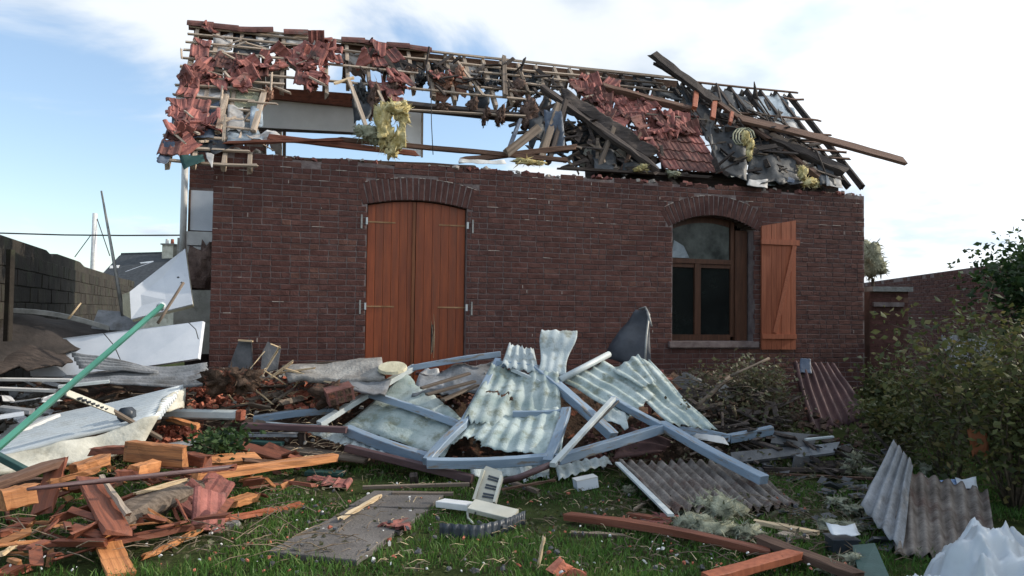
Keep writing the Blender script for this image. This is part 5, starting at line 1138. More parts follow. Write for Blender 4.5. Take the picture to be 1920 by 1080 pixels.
# ---- timber heap in front left
T = [
 ('plank', (170, 846), (243, 842), .12, .06, 'red_wood', 'dark red plank end left of the thick orange beam', (.38, .40), {}),
 ('beam', (243, 846), (345, 856), .10, .17, 'orange_wood', 'thick bright orange beam with its flat face to the camera', (.42, .40), {}),
 ('beam', (345, 858), (392, 866), .10, .10, 'red_wood', 'darker end of timber behind the thick orange beam', (.34, .34), {}),
 ('board', (372, 866), (486, 858), .12, .05, 'orange_wood', 'orange board under the leafy sprig', (.30, .28), {'roll': .5}),
 ('beam', (366, 894), (626, 858), .08, .08, 'orange_wood', 'long bright orange beam pointing right', (.27, .16), {}),
 ('plank', (378, 882), (440, 876), .05, .04, 'red_wood', 'thin dark strip on the long orange beam', (.36, .34), {}),
 ('beam', (2, 938), (64, 925), .10, .13, 'orange_wood', 'short orange beam end at the left edge', (.34, .34), {}),
 ('plank', (-30, 915), (110, 868), .12, .05, 'brown_wood', 'brown plank behind the short orange beam end', (.36, .40), {}),
 ('block', (140, 880), (196, 862), .10, .08, 'orange_wood', 'small orange offcut above the red boards', (.36, .38), {}),
 ('block', (250, 886), (292, 874), .10, .10, 'orange_wood', 'small orange block in the middle of the heap', (.34, .34), {}),
 ('block', (218, 890), (255, 888), .08, .06, 'red_wood', 'reddish block left of the small orange one', (.33, .33), {}),
 ('board', (108, 862), (80, 962), .15, .03, 'red_wood', 'wide red board sloping towards the camera on the left', (.42, .12), {'roll': .4}),
 ('board', (165, 898), (222, 1000), .16, .03, 'red_wood', 'long red board sloping under the log', (.32, .20), {'roll': -.2}),
 ('board', (190, 895), (240, 965), .03, .04, 'pale_wood', 'pale strip along the long red board', (.36, .26), {}),
 ('board', (196, 1005), (228, 1078), .15, .03, 'orange_wood', 'orange and red board end pointing at the camera', (.12, .03), {'roll': -.1}),
 ('board', (430, 945), (474, 932), .12, .06, 'orange_wood', 'orange offcut right of the small red tiles', (.10, .08), {}),
 ('lath', (215, 1015), (378, 985), .06, .04, 'red_wood', 'red lath lying below the log', (.10, .08), {}),
 ('lath', (372, 984), (565, 946), .07, .03, 'pink_wood', 'long reddish lath pointing right on the grass', (.06, .03), {}),
 ('lath', (270, 1045), (378, 992), .035, .03, 'orange_wood', 'thin orange lath lying on the grass below the log', (.03, .05), {}),
 ('pipe', (58, 916), (432, 876), .028, .028, 'brown_pipe', 'thin brown rod lying right across the timber heap', (.46, .40), {'prof': 'round'}),
 ('plank', (438, 832), (545, 862), .10, .03, 'red_wood', 'red plank pointing right above the long orange beam', (.24, .16), {'roll': .5}),
 ('plank', (495, 838), (570, 872), .14, .03, 'red_wood', 'second red plank beside the long orange beam', (.20, .10), {'roll': .7}),
 ('plank', (455, 862), (572, 870), .04, .03, 'brown_wood', 'thin brown plank between the red planks and orange beam', (.30, .16), {}),
 ('plank', (0, 1000), (46, 985), .06, .04, 'red_wood', 'red plank end low at the left edge', (.14, .14), {}),
 ('plank', (-5, 1022), (50, 996), .05, .03, 'orange_wood', 'orange splintered lath low at the left edge', (.10, .12), {}),
 ('lath', (-5, 1042), (42, 1016), .03, .02, 'split_wood', 'pale lath low at the left edge', (.08, .08), {}),
 ('plank', (0, 1070), (40, 1072), .14, .03, 'pink_wood', 'reddish board in the bottom left corner', (.03, .03), {}),
 ('plank', (30, 905), (100, 900), .10, .04, 'brown_wood', 'brown board under the short orange beam end', (.26, .26), {}),
 ('lath', (255, 925), (345, 900), .03, .02, 'split_wood', 'pale split lath lying along the log', (.28, .30), {}),
 ('lath', (95, 905), (185, 880), .05, .04, 'orange_wood', 'orange lath between the two red boards', (.3, .36), {}),
 ('plank', (300, 838), (420, 822), .12, .03, 'fibre_grey', 'grey plank behind the orange beam', (.28, .22), {}),
 ('lath', (320, 785), (372, 800), .10, .04, 'orange_wood', 'orange splintered lath end on the red rubble', (.26, .22), {}),
]
for (nm, a, b, w, h, mm, lb, l, kw) in T:
    k = dict(seg=6, jit=.006, rag=.03); k.update(kw); bb(nm, a, b, w, h, mm, lb, {'beam': 'beam', 'plank': 'plank', 'board': 'board', 'block': 'wood block', 'lath': 'lath', 'pipe': 'rod'}[nm], l=l, **k)
# weathered split log
pts = [H(166, 1004, .14), H(205, 985, .16), H(250, 960, .18), H(300, 938, .2), H(345, 918, .22), H(372, 905, .2)]
rings = []
for i, p in enumerate(pts):
    d = (pts[min(i + 1, 5)] - pts[max(i - 1, 0)]).normalized(); a_ = d.cross(UP).normalized(); b_ = a_.cross(d); wr = [.05, .10, .13, .14, .13, .07][i]
    rings.append([p + a_ * math.cos(q) * wr * (1 + .35 * nz((i, q * 2, 1), 1)) + b_ * math.sin(q) * wr * .55 * (1 + .4 * nz((q, i, 7), 1.3)) for q in [2 * math.pi * k_ / 14 for k_ in range(14)]])
V, F = loft(rings); tag(worldmesh('weathered_log', V, F, M['grey_wood'], None, False), 'weathered grey split log lying across the front of the heap', 'log')
# small red tiles on heap
for i, (x, y, rz, ry, lb) in enumerate(((395, 925, .3, .6, 'upturned red tile right of the log'), (368, 945, 1.2, -.5, 'red tile leaning against the upturned one'), (392, 958, .8, .4, 'lowest of the three red tiles beside the log'))):
    me = TMESH[('full', 'a', 'full')[i], 'tile']; c = H(x, y, .14); o = link('roof_tile', me, Matrix.Translation(c) @ Euler((.9, ry, rz)).to_matrix().to_4x4()); tag(o, lb, 'roof tile')
for i, (x, y, lb) in enumerate(((628, 910, 'flat red tile shard on the grass below the orange beam'), (595, 900, 'small red shard left of the flat one'), (758, 985, 'red tile shard lying on the paving'), (1225, 975, 'red tile piece lying under the rusty corrugated sheet'))):
    o = link('tile_fragment', TMESH[('a', 'd', 'b', 'a')[i], 'tile'], Matrix.Translation(H(x, y, .03)) @ Euler((.1, .1, i * 1.3)).to_matrix().to_4x4()); tag(o, lb, 'tile shard')

# ---- steel frames
def frame_thing(name, label, segs, m='steel_blue'):
    r_ = empty(name, H(*segs[0][0]), label, 'steel frame')
    for (a, b, w, h, mm) in segs: beam('tube', H(*a), H(*b), w * .88, h * .88, M[mm or m], r_, seg=8, jit=.002, ch=.006, roll=R.uniform(-.12, .12), bow=R.uniform(-.025, .02), rag=.008)
    return r_
frame_thing('steel_frame', 'buckled blue grey steel frame on the left of the sheets', [
 ((598, 796, .16), (778, 688, .12), .095, .07, 'steel_pale'), ((772, 690, .14), (938, 664, .16), .08, .08, None), ((476, 786, .10), (642, 769, .10), .09, .08, None), ((600, 800, .10), (480, 790, .06), .05, .05, 'steel_pale'),
 ((690, 738, .16), (862, 796, .16), .085, .085, None), ((650, 806, .14), (812, 862, .18), .11, .11, None)])
frame_thing('steel_frame', 'larger blue grey steel frame folded over the corrugated sheets', [
 ((934, 676, .26), (866, 800, .26), .09, .08, None), ((868, 796, .26), (800, 866, .20), .10, .08, None), ((932, 682, .28), (1042, 698, .28), .085, .085, None), ((1006, 692, .30), (1150, 818, .26), .13, .10, None),
 ((962, 776, .26), (1062, 772, .28), .06, .07, None), ((1062, 768, .30), (1026, 868, .20), .11, .07, None), ((800, 868, .20), (1024, 860, .22), .10, .10, None), ((1046, 862, .22), (1246, 802, .30), .11, .10, None)])
frame_thing('steel_frame', 'blue grey steel frame reaching out to the right of the sheets', [
 ((1146, 748, .30), (1240, 800, .32), .09, .08, None), ((1240, 796, .30), (1432, 900, .18), .12, .09, None), ((1270, 806, .12), (1368, 822, .10), .08, .09, None), ((1368, 822, .10), (1448, 806, .12), .09, .10, None)])
bb('white_tube', (1050, 712), (1142, 664), .075, .075, 'steel_pale', 'short pale round tube lying on the right sheets', 'tube', l=(.34, .30), prof='round', seg=2)
bb('pale_strip', (960, 693), (1025, 722), .04, .04, 'steel_pale', 'pale strip lying on the central sheet under the blue frame', 'strip', l=(.30, .30))
bb('grey_bar', (1150, 748), (1036, 872), .055, .04, 'steel_pale', 'flat grey bar slanting down across the large frame', 'bar', l=(.42, .30))
tube('bent_brown_rail', [H(1046, 866, .30), H(1010, 880, .26), H(975, 895, .2), H(945, 902, .12)], [.028, .03, .03, .03], M['brown_pipe'], label='bent brown rail below the large frame', cat='rail')
tube('bent_brown_rail', [H(1160, 752, .44), H(1120, 790, .4), H(1080, 830, .36), H(1045, 868, .31)], [.012, .014, .014, .014], M['cable'], label='thin dark rod beside the flat grey bar', cat='rod')
bb('brown_rail', (455, 798), (650, 806), .09, .06, 'brown_pipe', 'dark brown rail pointing left from the frame', 'rail', l=(.20, .22)); bb('brown_rail', (650, 840), (886, 898), .08, .07, 'brown_pipe', 'dark brown rail lying along the front of the sheets', 'rail', l=(.22, .06))
bb('rail_foot', (565, 812), (567, 832), .07, .05, 'dark_wood', 'short dark foot under the left brown rail', 'rail foot', l=(.14, .0), upv=V3((0, -1, 0))); bb('rail_foot', (775, 890), (778, 908), .07, .06, 'dark_wood', 'short dark foot under the front brown rail', 'rail foot', l=(.1, .0), upv=V3((0, -1, 0)))

# ---- corrugated sheets in the middle
def hs(*q): return [H(*p) for p in q]
tear = lambda u, v: (abs(v - .47 - .05 * math.sin(u * 9)) < .02 and .1 < u < .45) or (abs(v - .3) < .02 and .55 < u < .72)
sheet('corrugated_sheet', hs((640, 800, .05), (832, 862, .07), (868, 785, .10), (762, 700, .10)), M['galv'], pitch=.30, amp=.008, nv=10, bend=.06, rag=.04, seed=21, label='flat pale green sheet inside the left steel frame', cat='corrugated sheet')
sheet('corrugated_sheet', hs((575, 815, .02), (868, 905, .02), (838, 868, .08), (610, 796, .10)), M['galv2'], pitch=.12, amp=.012, nv=10, bend=.05, rag=.10, seed=22, label='whitish corrugated sheet sticking out below the left frame', cat='corrugated sheet')
sheet('corrugated_sheet', hs((828, 832, .18), (1050, 862, .20), (1066, 766, .26), (880, 762, .24)), M['galv'], pitch=.14, amp=.011, nv=20, bend=.08, rag=.035, seed=23, hole=lambda u, v: .10 < u < .34 and v < .20 - 1.2 * abs(u - .22), label='lower central pale green corrugated sheet with a ragged notch', cat='corrugated sheet')
sheet('corrugated_sheet', hs((862, 805, .24), (1056, 806, .25), (1046, 700, .32), (925, 676, .32)), M['galv'], pitch=.14, amp=.011, nv=20, bend=.12, rag=.09, seed=24, hole=tear, label='upper central pale green corrugated sheet with torn holes', cat='corrugated sheet')
sheet('corrugated_sheet', hs((938, 690, .34), (1012, 702, .34), (1000, 650, .36), (955, 640, .38)), M['galv2'], pitch=.10, amp=.012, nv=8, bend=.06, rag=.12, seed=25, label='small whitish corrugated piece at the top of the heap', cat='corrugated sheet')
sheet('curled_sheet', [H(1004, 702, .32), H(1062, 706, .32), P(1079, 621, 8.85), P(1019, 617, 8.8)], M['galv2'], pitch=.11, amp=.004, nv=16, bend=.03, rag=.025, seed=26, extra=lambda u, v: V3((.03 * math.sin(v * 5.5) * (1 - 2 * u), -.10 * max(0, v - .75) - .03 * math.sin(v * 10), 0)), label='whitish sheet end curling up at the top of the heap', cat='sheet')
sheet('corrugated_sheet', hs((1048, 712, .22), (1130, 672, .28), (1232, 742, .26), (1180, 792, .22)), M['galv'], pitch=.13, amp=.014, nv=12, bend=.05, rag=.05, seed=27, label='pale green corrugated sheet right of the broad blue tube', cat='corrugated sheet')
sheet('corrugated_sheet', hs((1140, 690, .24), (1212, 668, .30), (1352, 812, .16), (1262, 800, .22)), M['galv'], pitch=.13, amp=.014, nv=12, bend=.06, rag=.05, seed=28, label='large pale green corrugated sheet sloping down to the right', cat='corrugated sheet')
sheet('corrugated_sheet', hs((1148, 694, .32), (1196, 660, .36), (1232, 716, .32), (1206, 730, .32)), M['galv'], pitch=.12, amp=.013, nv=8, bend=.05, rag=.03, seed=29, label='small overlapping corrugated piece at the top of the right sheet', cat='corrugated sheet')
sheet('corrugated_sheet', hs((1048, 905, .02), (1150, 868, .06), (1140, 852, .10), (1040, 872, .12)), M['galv2'], pitch=.12, amp=.014, nv=6, bend=.04, rag=.10, seed=30, label='whitish corrugated end poking out below the large frame', cat='corrugated sheet')
sheet('corrugated_sheet', hs((885, 898, .02), (1030, 896, .04), (1030, 866, .12), (880, 872, .12)), M['galv2'], pitch=.16, amp=.018, nv=6, bend=.05, rag=.08, seed=31, label='whitish corrugated sheet under the front of the large frame', cat='corrugated sheet')
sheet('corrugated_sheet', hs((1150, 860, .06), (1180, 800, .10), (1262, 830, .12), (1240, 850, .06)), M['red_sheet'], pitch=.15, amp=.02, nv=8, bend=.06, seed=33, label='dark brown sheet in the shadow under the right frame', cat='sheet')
crumple('white_scrap_sheet', hs((1230, 800, .26), (1290, 830, .24), (1285, 815, .26), (1240, 792, .3)), M['galv2'], 'small crumpled white piece at the frame corner', 'sheet scrap', bend=.05, seed=35)
crumple('white_scrap_sheet', hs((1130, 790, .24), (1180, 812, .24), (1172, 772, .28), (1140, 768, .28)), M['galv2'], 'torn white piece behind the flat grey bar', 'sheet scrap', bend=.09, seed=36, rag=.2)
crumple('white_scrap_sheet', hs((1300, 822, .1), (1368, 836, .1), (1356, 818, .14), (1290, 808, .14)), M['white2'], 'white crumpled strip at the right frame end', 'sheet scrap', bend=.05, seed=37)
crumple('white_scrap_sheet', [P(786, 700, 8.9), P(826, 706, 8.8), P(822, 690, 8.95), P(800, 688, 9.0)], M['white2'], 'small torn white scrap behind the left frame', 'sheet scrap', bend=.05, seed=38)
# rusty sheet
sheet('rusty_corrugated_sheet', hs((1255, 962, .10), (1500, 948, .05), (1400, 868, .14), (1158, 866, .16))[::1], M['fibre'], pitch=.098, amp=.026, nv=14, bend=.04, rag=.03, seed=41, label='weathered brown corrugated sheet lying in front of the frame', cat='corrugated sheet')
bb('sheet_edging', (1158, 868), (1258, 966), .05, .02, 'steel_pale', 'pale edging strip on the left side of the weathered sheet', 'edging', l=(.19, .13))
# dark red ribbed sheet on the right
sheet('dark_ribbed_sheet', [P(1524, 815, 8.4), P(1638, 786, 8.7), P(1565, 680, 9.6), P(1488, 678, 9.4)], M['red_sheet'], pitch=.115, amp=.03, prof='rib', per=12, nv=12, bend=.03, rag=.03, seed=42, label='dark red ribbed sheet leaning below the right shutter', cat='corrugated sheet')
crumple('blue_cloth', [P(1500, 702, 9.2), P(1522, 704, 9.2), P(1520, 670, 9.35), P(1502, 668, 9.35)], M['felt_blue'], 'small blue rag on top of the dark red ribbed sheet', 'rag', bend=.05, seed=6)
# twisted sheet at right front
def tw(u, v): return V3((0, 0, .0)) + V3((-.10, 0, .16)) * max(0, .35 - u) * 2.2 * (v ** 1.5)
sheet('twisted_corrugated_sheet', [P(1680, 1042, 4.95), P(1872, 1050, 4.9), P(1850, 922, 5.9), P(1672, 880, 6.0)], M['fibre'], pitch=.095, amp=.024, nv=14, bend=.05, rag=.03, seed=43, label='large brown corrugated sheet beside the white plastic', cat='corrugated sheet')
sheet('twisted_corrugated_sheet', [P(1612, 950, 5.5), P(1690, 1035, 5.0), P(1712, 868, 5.9), P(1676, 824, 6.05)], M['fibre_grey'], pitch=.10, amp=.024, nv=14, bend=.05, rag=.02, seed=44, label='grey corrugated flap twisted up left of the large brown sheet', cat='corrugated sheet')
# grey slabs
for i, (q, th, mm, lb) in enumerate(((((1445, 830), (1525, 840), (1532, 815), (1450, 808)), .03, 'slate_piece', 'dark grey panel lying right of the blue frame end'), (((1490, 858), (1565, 848), (1575, 828), (1500, 838)), .03, 'fibre_grey', 'lower grey panel lying on the grass beneath the dark red sheet'), (((1375, 868), (1500, 852), (1500, 836), (1370, 848)), .03, 'slate_piece', 'dark panel under the right end of the blue frame'))):
    tri('fallen_sheet', [H(x, y, .10) for x, y in q], th, mm, lb, 'panel')
bb('pale_lath', (1510, 824), (1562, 819), .04, .02, 'steel_pale', 'pale lath lying on the dark grey panel', 'lath', l=.16)
for i, (a, b, w, mm, lb) in enumerate((((1290, 806), (1372, 786), .03, 'split_wood', 'pale stick slanting up from the white strip'), ((1376, 762), (1386, 806), .03, 'split_wood', 'upright pale stick left of the torn branches'), ((1298, 770), (1370, 705), .05, 'grey_wood', 'grey branch leaning up towards the window'), ((1370, 705), (1442, 672), .03, 'grey_wood', 'thin twig end of the branch under the window'), ((1282, 812), (1284, 778), .04, 'steel_pale', 'short white upright splinter at the right sheet corner'))):
    bb('stick', a, b, w, w, mm, lb, 'stick', Y=(8.3, 8.5), prof='round', jit=.002)
for i, (p, r, lb) in enumerate((((1300, 722), (.28, .14, .12), 'pointed grey concrete lump below the window'), ((1330, 770), (.24, .16, .14), 'round concrete lump right of the sheets'), ((1362, 740), (.26, .15, .12), 'concrete lump behind the grey branch'), ((1372, 800), (.22, .15, .10), 'concrete lump above the blue frame end'), ((1285, 755), (.18, .12, .10), 'small concrete lump beside the right sheet'))):
    chunk('concrete_lump', P(*p, 9.1 - .1 * i), r, M['conc'], 60 + i, label=lb, cat='concrete lump', n=9, rot=(.2, .5, .3 * i))
# dark tarpaulin standing up
cp_ = [P(1128, 668, 9.3), P(1222, 706, 9.0), P(1216, 578, 9.4), P(1192, 580, 9.5)]
crumple('dark_tarpaulin', cp_, M['cloth'], 'dark tarpaulin draped upright against the wall', 'tarpaulin', bend=.10, seed=31, bs=2.4, rag=.02)
ta = [P(1208, 700, 8.95), P(1212, 630, 9.1), P(1217, 590, 9.25), P(1210, 576, 9.35), P(1198, 580, 9.4)]
tube('tarpaulin_hem', ta, .014, M['zinc'], label='pale metal hoop along the edge of the dark tarpaulin', cat='hoop')
tube('tarpaulin_rod', [P(1222, 612, 9.1), P(1214, 585, 9.2)], [.012, .016], M['zinc'], label='short pale rod at the top of the tarpaulin', cat='rod')
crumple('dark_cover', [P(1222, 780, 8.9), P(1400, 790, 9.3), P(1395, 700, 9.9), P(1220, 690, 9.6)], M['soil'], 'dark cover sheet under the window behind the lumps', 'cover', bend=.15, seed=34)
rc = empty('red_chair', P(1230, 716, 9.0), 'red garden chair half buried behind the right sheets', 'chair')
beam('seat', P(1212, 712, 9.0), P(1254, 711, 9.0), .3, .03, M['tile'], rc); beam('backrest', P(1212, 700, 9.15), P(1244, 700, 9.15), .03, .08, M['tile'], rc)
for x in (1218, 1248): beam('leg', P(x, 713, 8.95), P(x, 790, 8.95), .03, .03, M['tile'], rc, upv=V3((0, -1, 0)))

# ---- paving and foreground
pv = link('garden_path', mesh('garden_path', *([V3(v) for v in ()], [])[:2], None)) if 0 else None
path = bpy.data.objects.new('garden_path', None); col.objects.link(path); path['kind'] = 'structure'; path.location = G(680, 990)
L0, L1, Rr0, Rr1 = G(500, 1046), G(705, 928), G(668, 1062), G(842, 930)
fr = [0, .40, .43, .71, .735, 1.0]
for i in range(3):
    f0, f1 = (0, .36, .70)[i], (.355, .695, 1)[i]
    pts = [L0.lerp(L1, f0), Rr0.lerp(Rr1, f0), Rr0.lerp(Rr1, f1), L0.lerp(L1, f1)]
    dz = (.035, .025, .032)[i]; off = (0, .012, -.01)[i]
    sub = []; n_ = 10
    for (p, q) in zip(pts, pts[1:] + pts[:1]):
        for k_ in range(n_): r_ = p.lerp(q, k_ / n_); sub.append(r_ + V3((off + R.uniform(-.008, .008), R.uniform(-.008, .008), 0)))
    V, F = loft([[v - UP * .03 for v in sub], [v + UP * dz for v in sub], [(v - (sum(sub, V3()) / len(sub))) * .985 + (sum(sub, V3()) / len(sub)) + UP * (dz + .006) for v in sub]])
    worldmesh('paving_slab', V, F, M['slab'], path)
bb('white_lath', (640, 972), (712, 930), .035, .02, 'split_wood', 'pale splintered lath on the left edge of the paving', 'lath', l=.06, jit=.006, seg=8, rag=.02)
bb('long_lath', (680, 914), (880, 908), .04, .03, 'grey_wood', 'long brown lath lying beyond the paving', 'lath', l=.05); bb('dark_lath', (735, 926), (850, 926), .05, .03, 'grey_wood', 'dark lath at the far edge of the paving', 'lath', l=.04)
bb('twig', (555, 1005), (592, 998), .02, .02, 'twig', 'short dark twig left of the paving', 'twig', l=.04)
# ivory slatted vent
vt = empty('ivory_grille', H(918, 940, .1), 'ivory plastic grille standing on end in front of the frame', 'grille')
a_, b_, c_, d_ = P(887, 938, 6.05), P(930, 944, 6.0), P(946, 886, 6.15), P(908, 872, 6.2)
def q4(u, v, o=0):
    n_ = (b_ - a_).cross(d_ - a_).normalized(); n_ = n_ if n_.dot(CAM - a_) > 0 else -n_
    return a_ * (1 - u) * (1 - v) + b_ * u * (1 - v) + c_ * u * v + d_ * (1 - u) * v + n_ * o
poly3('back_plate', [q4(0, 0), q4(1, 0), q4(1, .8), q4(.85, 1), q4(.1, 1), q4(0, .85)], .02, M['ivory'], vt)
for (u0, u1) in ((0, .12), (.88, 1)): poly3('side_rail', [q4(u0, 0, .03), q4(u1, 0, .03), q4(u1, .85, .03), q4(u0, .85, .03)], .028, M['ivory'], vt)
for i in range(3):
    for j in range(2):
        v0 = .12 + i * .26; poly3('louvre', [q4(.35, v0 + j * .08, .012), q4(.86, v0 + j * .08, .012), q4(.86, v0 + .045 + j * .08, .012), q4(.35, v0 + .045 + j * .08, .012)], .01, M['dark_plastic'], vt)
bb('white_board_end', (826, 943), (885, 950), .12, .05, 'white2', 'white board end left of the ivory grille', 'board', l=(.06, .08)); bb('ivory_board', (884, 948), (966, 968), .14, .04, 'ivory', 'ivory board lying at the foot of the grille', 'board', l=(.10, .06), roll=.3)
tube('cream_strap', [H(876, 955, .06), H(878, 972, .02), H(888, 982, .02)], .01, M['ivory'], label='short cream strap hanging off the white board end', cat='strap')
dk = [G(824, 1012, .0), G(895, 1015, .0), G(950, 1000, 0), G(985, 982, 0)]
V = []; F = []; nn2 = 70
for i in range(nn2 + 1):
    u = i / nn2 * 3; k_ = min(2, int(u)); b0 = dk[k_].lerp(dk[k_ + 1], u - k_)
    o_ = V3((.0, .012 * math.sin(i / nn2 * 2 * math.pi * 13), 0))
    for j in range(4): V.append(b0 + o_ + UP * (j / 3) * (.115 - .03 * (i / nn2)) + V3((0, .02 * j * (i / nn2), 0)))
for i in range(nn2):
    for j in range(3): F.append((i * 4 + j, (i + 1) * 4 + j, (i + 1) * 4 + j + 1, i * 4 + j + 1))
o = worldmesh('dark_ribbed_edging', V, F, M['dark_plastic'], None, True); solid(o, .006); tag(o, 'dark ribbed plastic edging strip curving across the grass', 'edging')
bxw = empty('white_box', H(1098, 906, .06), 'small white box lying on the grass', 'box'); V, F = box_geo(-.10, .10, -.06, .06, -.045, .045); m4 = Matrix.Translation(H(1098, 906, .06)) @ Euler((0, -.15, .25)).to_matrix().to_4x4(); worldmesh('carton', [m4 @ V3(v) for v in V], F, M['white'], bxw)
V, F = box_geo(-.102, .102, -.062, .062, .0452, .055); worldmesh('lid', [m4 @ V3(v) for v in V], F, M['white2'], bxw)
FG = [('plank', (1062, 968), (1442, 1036), .09, .05, 'red_wood', 'long reddish plank lying across the grass on the right', (.05, .06), {'bow': .03}),
 ('plank', (1425, 1012), (1612, 1082), .11, .05, 'brown_wood', 'brown plank running off towards the bottom right', (.10, .06), {}),
 ('plank', (1325, 1085), (1492, 1040), .10, .05, 'pink_wood', 'faded pink plank in the bottom foreground', (.06, .10), {}),
 ('plank', (1415, 978), (1532, 1000), .06, .03, 'split_wood', 'pale split plank beside the wool on the grass', (.06, .04), {}),
 ('lath', (1430, 880), (1585, 882), .06, .04, 'dark_wood', 'dark lath lying across the grass beyond the weathered sheet', (.05, .05), {}),
 ('lath', (1440, 888), (1640, 898), .03, .02, 'brown_wood', 'thin brown lath just below the dark one', (.04, .04), {}),
 ('stick', (1009, 1062), (1020, 1006), .022, .02, 'split_wood', 'pale stick standing out of the grass', (.02, .2), {'prof': 'round'}),
 ('lath', (1070, 1000), (1170, 1006), .05, .03, 'grey_wood', 'grey lath sunk in the grass under the reddish plank', (.02, .02), {}),
 ('lath', (1180, 965), (1260, 978), .06, .03, 'red_wood', 'red lath by the left corner of the weathered sheet', (.05, .04), {}),
 ('board', (1460, 1000), (1515, 1008), .09, .02, 'pale_wood', 'small pale board lying under the pale split plank', (.02, .02), {}),
 ('lath', (960, 905), (1010, 922), .05, .03, 'grey_wood', 'grey lath right of the ivory grille', (.06, .04), {}), ('lath', (940, 918), (1040, 900), .03, .02, 'brown_wood', 'thin brown lath right of the ivory grille', (.08, .06), {}),
 ('lath', (975, 870), (985, 905), .03, .02, 'steel_pale', 'small pale strip hanging under the frame', (.12, .02), {}), ('lath', (1190, 955), (1230, 930), .02, .015, 'pale_wood', 'thin pale twig on the grass by the weathered sheet', (.03, .05), {})]
for (nm, a, b, w, h, mm, lb, l, kw) in FG:
    k = dict(seg=6, jit=.004, rag=.02); k.update(kw); bb(nm, a, b, w, h, mm, lb, {'plank': 'plank', 'board': 'board', 'lath': 'lath', 'stick': 'stick'}[nm], l=l, **k)
chunk('brick_piece', G(1052, 1066, .05), (.10, .07, .06), M['terra'], 81, label='broken reddish brick piece at the bottom centre', cat='brick', rot=(.3, .6, .8)); chunk('brick_piece', G(1082, 1078, .03), (.08, .05, .04), M['terra'], 82, label='smaller reddish piece beside the broken brick', cat='brick', rot=(.1, .3, .3))
q = [(1320, 955, 26, 20), (1358, 962, 28, 20), (1300, 985, 26, 16), (1345, 995, 34, 14), (1395, 1000, 26, 12), (1335, 930, 18, 10)]
blobs('glass_wool_heap', [(H(x, y, .06), (w * .005, w * .0036, h * .005)) for (x, y, w, h) in q], M['insul_g'], 'greyish glass wool heap in front of the weathered sheet', 'glass wool', seed=61, tufts=150, amp=.45)
for i, (q, lb) in enumerate((([(1600, 860, 20, 18), (1585, 880, 14, 10), (1625, 885, 18, 10)], 'glass wool clump left of the grey corrugated flap'), ([(1570, 940, 20, 9), (1600, 955, 24, 9)], 'low glass wool clump at the foot of the grey flap'), ([(1560, 985, 22, 10), (1595, 990, 20, 12)], 'glass wool clump just above the black box'), ([(1560, 1065, 18, 9), (1600, 1050, 16, 10)], 'glass wool tuft beside the brown plank'), ([(1738, 880, 14, 14)], 'small glass wool tuft in the shrubs'), ([(1180, 918, 13, 8)], 'small glass wool tuft right of the white box'))):
    blobs('glass_wool_clump', [(H(x, y, .05), (w * .004, w * .003, h * .004)) for (x, y, w, h) in q], M['insul_g'], lb, 'glass wool', seed=62 + i, tufts=220, amp=.5)
bx = empty('black_crate', G(1580, 1035), 'small black crate with a white cloth on it', 'crate'); c = G(1578, 1034); V, F = box_geo(-.085, .085, -.07, .07, 0, .09); worldmesh('crate_body', [c + V3(v) for v in V], F, M['dark_plastic'], bx); V, F = box_geo(-.095, .095, -.08, .08, .091, .10); worldmesh('rim', [c + V3(v) for v in V], F, M['dark_plastic'], bx)
crumple('white_cloth', [c + V3((-.1, -.09, .13)), c + V3((.1, -.09, .12)), c + V3((.12, .08, .14)), c + V3((-.08, .08, .15))], M['plastic'], 'white cloth scrap lying on the black crate', 'cloth', bend=.05, seed=71)
tri('dark_green_board', [G(1612, 1082, .05), G(1668, 1082, .05), P(1640, 1018, 4.95), P(1598, 1022, 4.95)], .02, 'dgreen', 'dark grey green board leaning in the bottom right foreground', 'board')
pk = empty('torn_package', P(1795, 905, 5.95), 'torn blue and white package lying on the large brown sheet', 'package')
crumple('blue_wrapper', [P(1762, 912, 5.92), P(1800, 916, 5.9), P(1795, 893, 6.0), P(1760, 895, 6.0)], M['blue_pack'], None, None, bend=.06, seed=72); crumple('white_wrapper', [P(1795, 918, 5.88), P(1835, 922, 5.86), P(1828, 895, 5.98), P(1790, 896, 5.98)], M['plastic'], None, None, bend=.08, seed=73)
for nm in ('blue_wrapper', 'white_wrapper'): o = bpy.data.objects[nm]; o.parent = pk; o.matrix_basis = Matrix.Translation(-pk.location) @ wmat[nm]
crumple('white_scrap', [P(1716, 904, 5.95), P(1738, 908, 5.93), P(1736, 890, 6.0), P(1718, 890, 6.0)], M['plastic'], 'white paper scrap left of the blue package', 'paper scrap', bend=.04, seed=74)
# white plastic sheeting bottom right
def hump(name, cx_, cy_, rx, ry, h, seed, label):
    V = []; F = []; n_ = 80
    for j in range(n_ + 1):
        for i in range(n_ + 1):
            u, v = i / n_ * 2 - 1, j / n_ * 2 - 1; r_ = math.sqrt(u * u + v * v)
            z = h * max(0, 1 - r_ ** 2.4) ** .7 if r_ < 1 else 0
            rg = .75 * abs(nz((u * 1.5 + seed, v * 1.5, 0), 1)) + .5 * abs(nz((u * 3.1, v * 3.1 + seed, seed), 1)) + .26 * abs(nz((u * 6, v * 6, seed), 1))
            V.append(V3((cx_ + u * rx * (1 + .25 * nz((u, v, seed), 2)), cy_ + v * ry * (1 + .25 * nz((u, v, seed + 4), 2)), .02 + z * max(.1, 1 - .85 * rg) + .05 * abs(nz((u * 4, v * 4, seed + 2), 1)))))
    for j in range(n_):
        for i in range(n_): k_ = j * (n_ + 1) + i; F.append((k_, k_ + 1, k_ + n_ + 2, k_ + n_ + 1))
    o = worldmesh(name, V, F, M['plastic'], None, True); solid(o, .003); return tag(o, label, 'plastic sheet')
